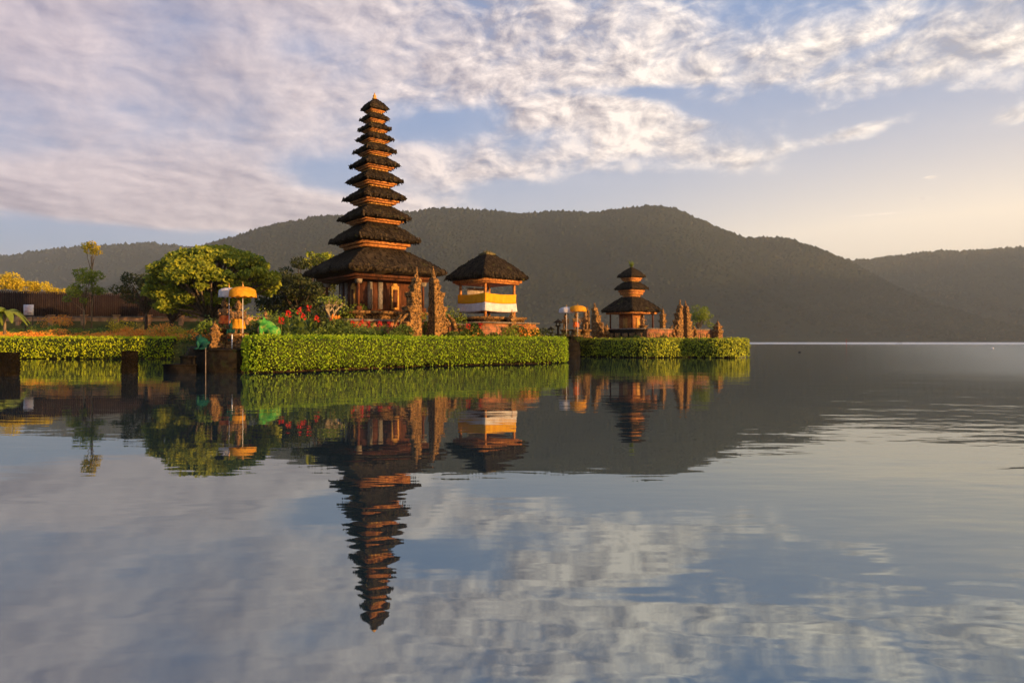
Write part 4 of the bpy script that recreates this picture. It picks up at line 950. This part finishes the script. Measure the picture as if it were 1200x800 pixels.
for k in range(40):
    a = random.uniform(0,6.28); r_ = random.uniform(.15,.5); pl.tube([(0,0,0),(r_*.4*math.cos(a),r_*.4*math.sin(a),.35),(r_*math.cos(a),r_*math.sin(a),random.uniform(.5,.95))],[.03,.03,.005],4)
o = pl.build('grass_tuft', LEAFG, loc=(xr,yr,zat(314,DR)-0.05)); tag(o, 'tuft of leaves growing on top of the three-roofed pagoda', 'plant')
# terrace walls
c0_ = Vector((13.5, 69.3)); u2 = Vector((0.8,0.6)); v2 = Vector((-0.6,0.8))
pA = c0_+u2*4.4; pB = c0_+u2*7.4; pC = c0_+u2*12.6; pD = c0_+v2*5.2
terrace('lit brick terrace wall left of the far split gate on the right island', tuple(c0_+u2*0.2), tuple(pA), 1.2, 2.85)
terrace('lit brick terrace wall between the far split gate and the corner pillar', tuple(pB), tuple(pC), 1.2, 2.85)
terrace('shaded terrace wall on the left side of the far island', tuple(pD), tuple(c0_-v2*0.0), 1.2, 2.85, m_=STONED)  # left-facing side gets dark stone, putting its shade into the colour
gm = c0_+u2*5.9
half_gate('left half of the lit split gate on the right of the far island', 'far split gate', Vector((*(gm-u2*0.30),1.5)), math.atan2(.6,.8), zat(350,72)-1.5, -1, 1.35, 0.9, 0.08)
half_gate('right half of the lit split gate on the far island, beside the olive tree', 'far split gate', Vector((*(gm+u2*0.30),1.5)), math.atan2(.6,.8), zat(351,72.6)-1.5, 1, 1.3, 0.9, 0.08)
g2 = Vector(at(693.5,74)[:2])
half_gate('dark half of the left split gate behind the orange parasol', 'left split gate of the far island', Vector((*(g2+v2*0.45+Vector((-.1,0))),1.5)), math.atan2(-.8,.6), zat(358,75)-1.5, -1, 1.2, 0.9, 0.08)
half_gate('dark half of the left split gate next to the three-roofed pagoda', 'left split gate of the far island', Vector((*(g2-v2*0.25),1.5)), math.atan2(-.8,.6), zat(354,74)-1.5, 1, 1.6, 0.9, 0.08)
carved_pillar('slim lit carved pillar right of the three-roofed pagoda', 776.5, 71.6, 2.0, zat(358,71.6)-2.0, 0.75)
carved_pillar('squat pyramid-topped corner pillar at the right end of the far island', 841, 75.2, 1.2, zat(374,75.2)-1.2, 1.1)
carved_pillar('small stone pillar beside the steps of the left far gate', 711, 73, 1.4, zat(378,73)-1.4, 0.6)
# stone lanterns
def lantern(label, px, D, z, H_):
    x, y, _ = at(px, D); root = thing('stone_lantern', label, 'lantern', (x,y,z)); q = MB(); w_ = H_*0.2
    q.sq([(w_,0),(w_,H_*.08),(w_*.35,H_*.12),(w_*.3,H_*.5),(w_*.8,H_*.55),(w_*.8,H_*.6)]); q.build('base', STONED, root)
    q = MB(); 
    for a in (-1,1):
        for b_ in (-1,1): q.box((a*w_*.5,b_*w_*.5,H_*.67),(w_*.25,w_*.25,H_*.14))
    q.build('lamp_house', STONED, root); q = MB(); q.sq([(w_*1.3,H_*.74),(w_*1.2,H_*.78),(w_*.4,H_*.9),(w_*.15,H_*.93),(w_*.05,H_)]); q.build('cap', STONED, root)
lantern('dark stone lantern left of the white parasol on the far island', 654, 70, 2.2, zat(373,70)-2.2)
lantern('dark stone lantern at the end of the near hedge', 645.5, 62, 1.6, zat(382,62)-1.6)
st = thing('stone_steps', 'dark stone landing steps between the two islands', 'steps', at(655, 72.2, 0), 0)
q = MB(); q.box((-0.3,0,0.6),(4.2,2.6,3.0)); q.box((-0.3,0,2.14),(4.3,2.7,0.08)); q.build('platform', STONED, st)
for k in range(3): q = MB(); q.box((1.1,-1.5-0.45*k,0.4-0.3*k),(1.8,0.5,2.2-0.3*k)); q.box((1.1,-1.52-0.45*k,1.53-0.45*k),(1.86,0.52,0.05)); q.build('step', STONED, st)
q = MB(); q.box((-1.2,-1.36,2.05),(2.3,0.1,0.06)); q.build('pale_edge', SLAB, st)

# ---------------------------------------------------------------- out on the lake
stakes = None
for i in range(24):
    px = 884+i*11.3+random.uniform(-1.5,1.5); D = 205+random.uniform(-4,4); x, y, _ = at(px, D)
    if stakes is None:
        q = MB(); q.tube([(0,0,-1),(0.02,0,0.42)], 0.06, 6); stakes = q.build('net_stake', mat('weathered_stake', (0.28,0.24,0.20), (0.18,0.15,0.12), scale=3), loc=(x,y,0))
        tag(stakes, 'small pale stake in the long row across the lake', 'stake', 'row of stakes out on the lake'); o = stakes
    else: o = stakes.copy(); sc.collection.objects.link(o); o.location = (x,y,0)
    o.rotation_euler = (random.uniform(-.1,.1), random.uniform(-.1,.1), 0)
x, y, _ = at(992, 205); mk = thing('marker_pole', 'thin red marker pole standing far out in the lake', 'pole', (x,y,0))
q = MB(); q.tube([(0,0,-1),(-0.1,0,2.5)], 0.05, 6); q.build('pole', REDP, mk); q = MB(); q.box((-0.05,0,1.5),(0.25,0.06,0.25)); q.build('flag_board', REDP, mk)
x, y, _ = at(1163, 150); q = MB(); q.ell((0,0,0.08),(0.32,0.32,0.22),12,8); o = q.build('buoy', WHITEP, smooth=True, loc=(x,y,0)); tag(o, 'small white buoy floating far right on the lake', 'buoy')
x, y, _ = at(937, 100); q = MB(); q.ell((0,0,0.03),(0.2,0.2,0.12),12,8); o = q.build('buoy', BLACKP, smooth=True, loc=(x,y,0)); tag(o, 'small dark float on the calm water right of the islands', 'buoy')
x, y, _ = at(1056, 330); root = thing('fishing_frame', 'thin leaning fishing poles far out on the lake', 'poles', (x,y,0))
for a, b_ in ((-2.2,1.6),(0,1.9),(1.1,1.3)): q = MB(); q.tube([(a-1.0,0,-0.5),(a*0.3,0,b_)], 0.06, 5); q.build('pole', BARKD, root)
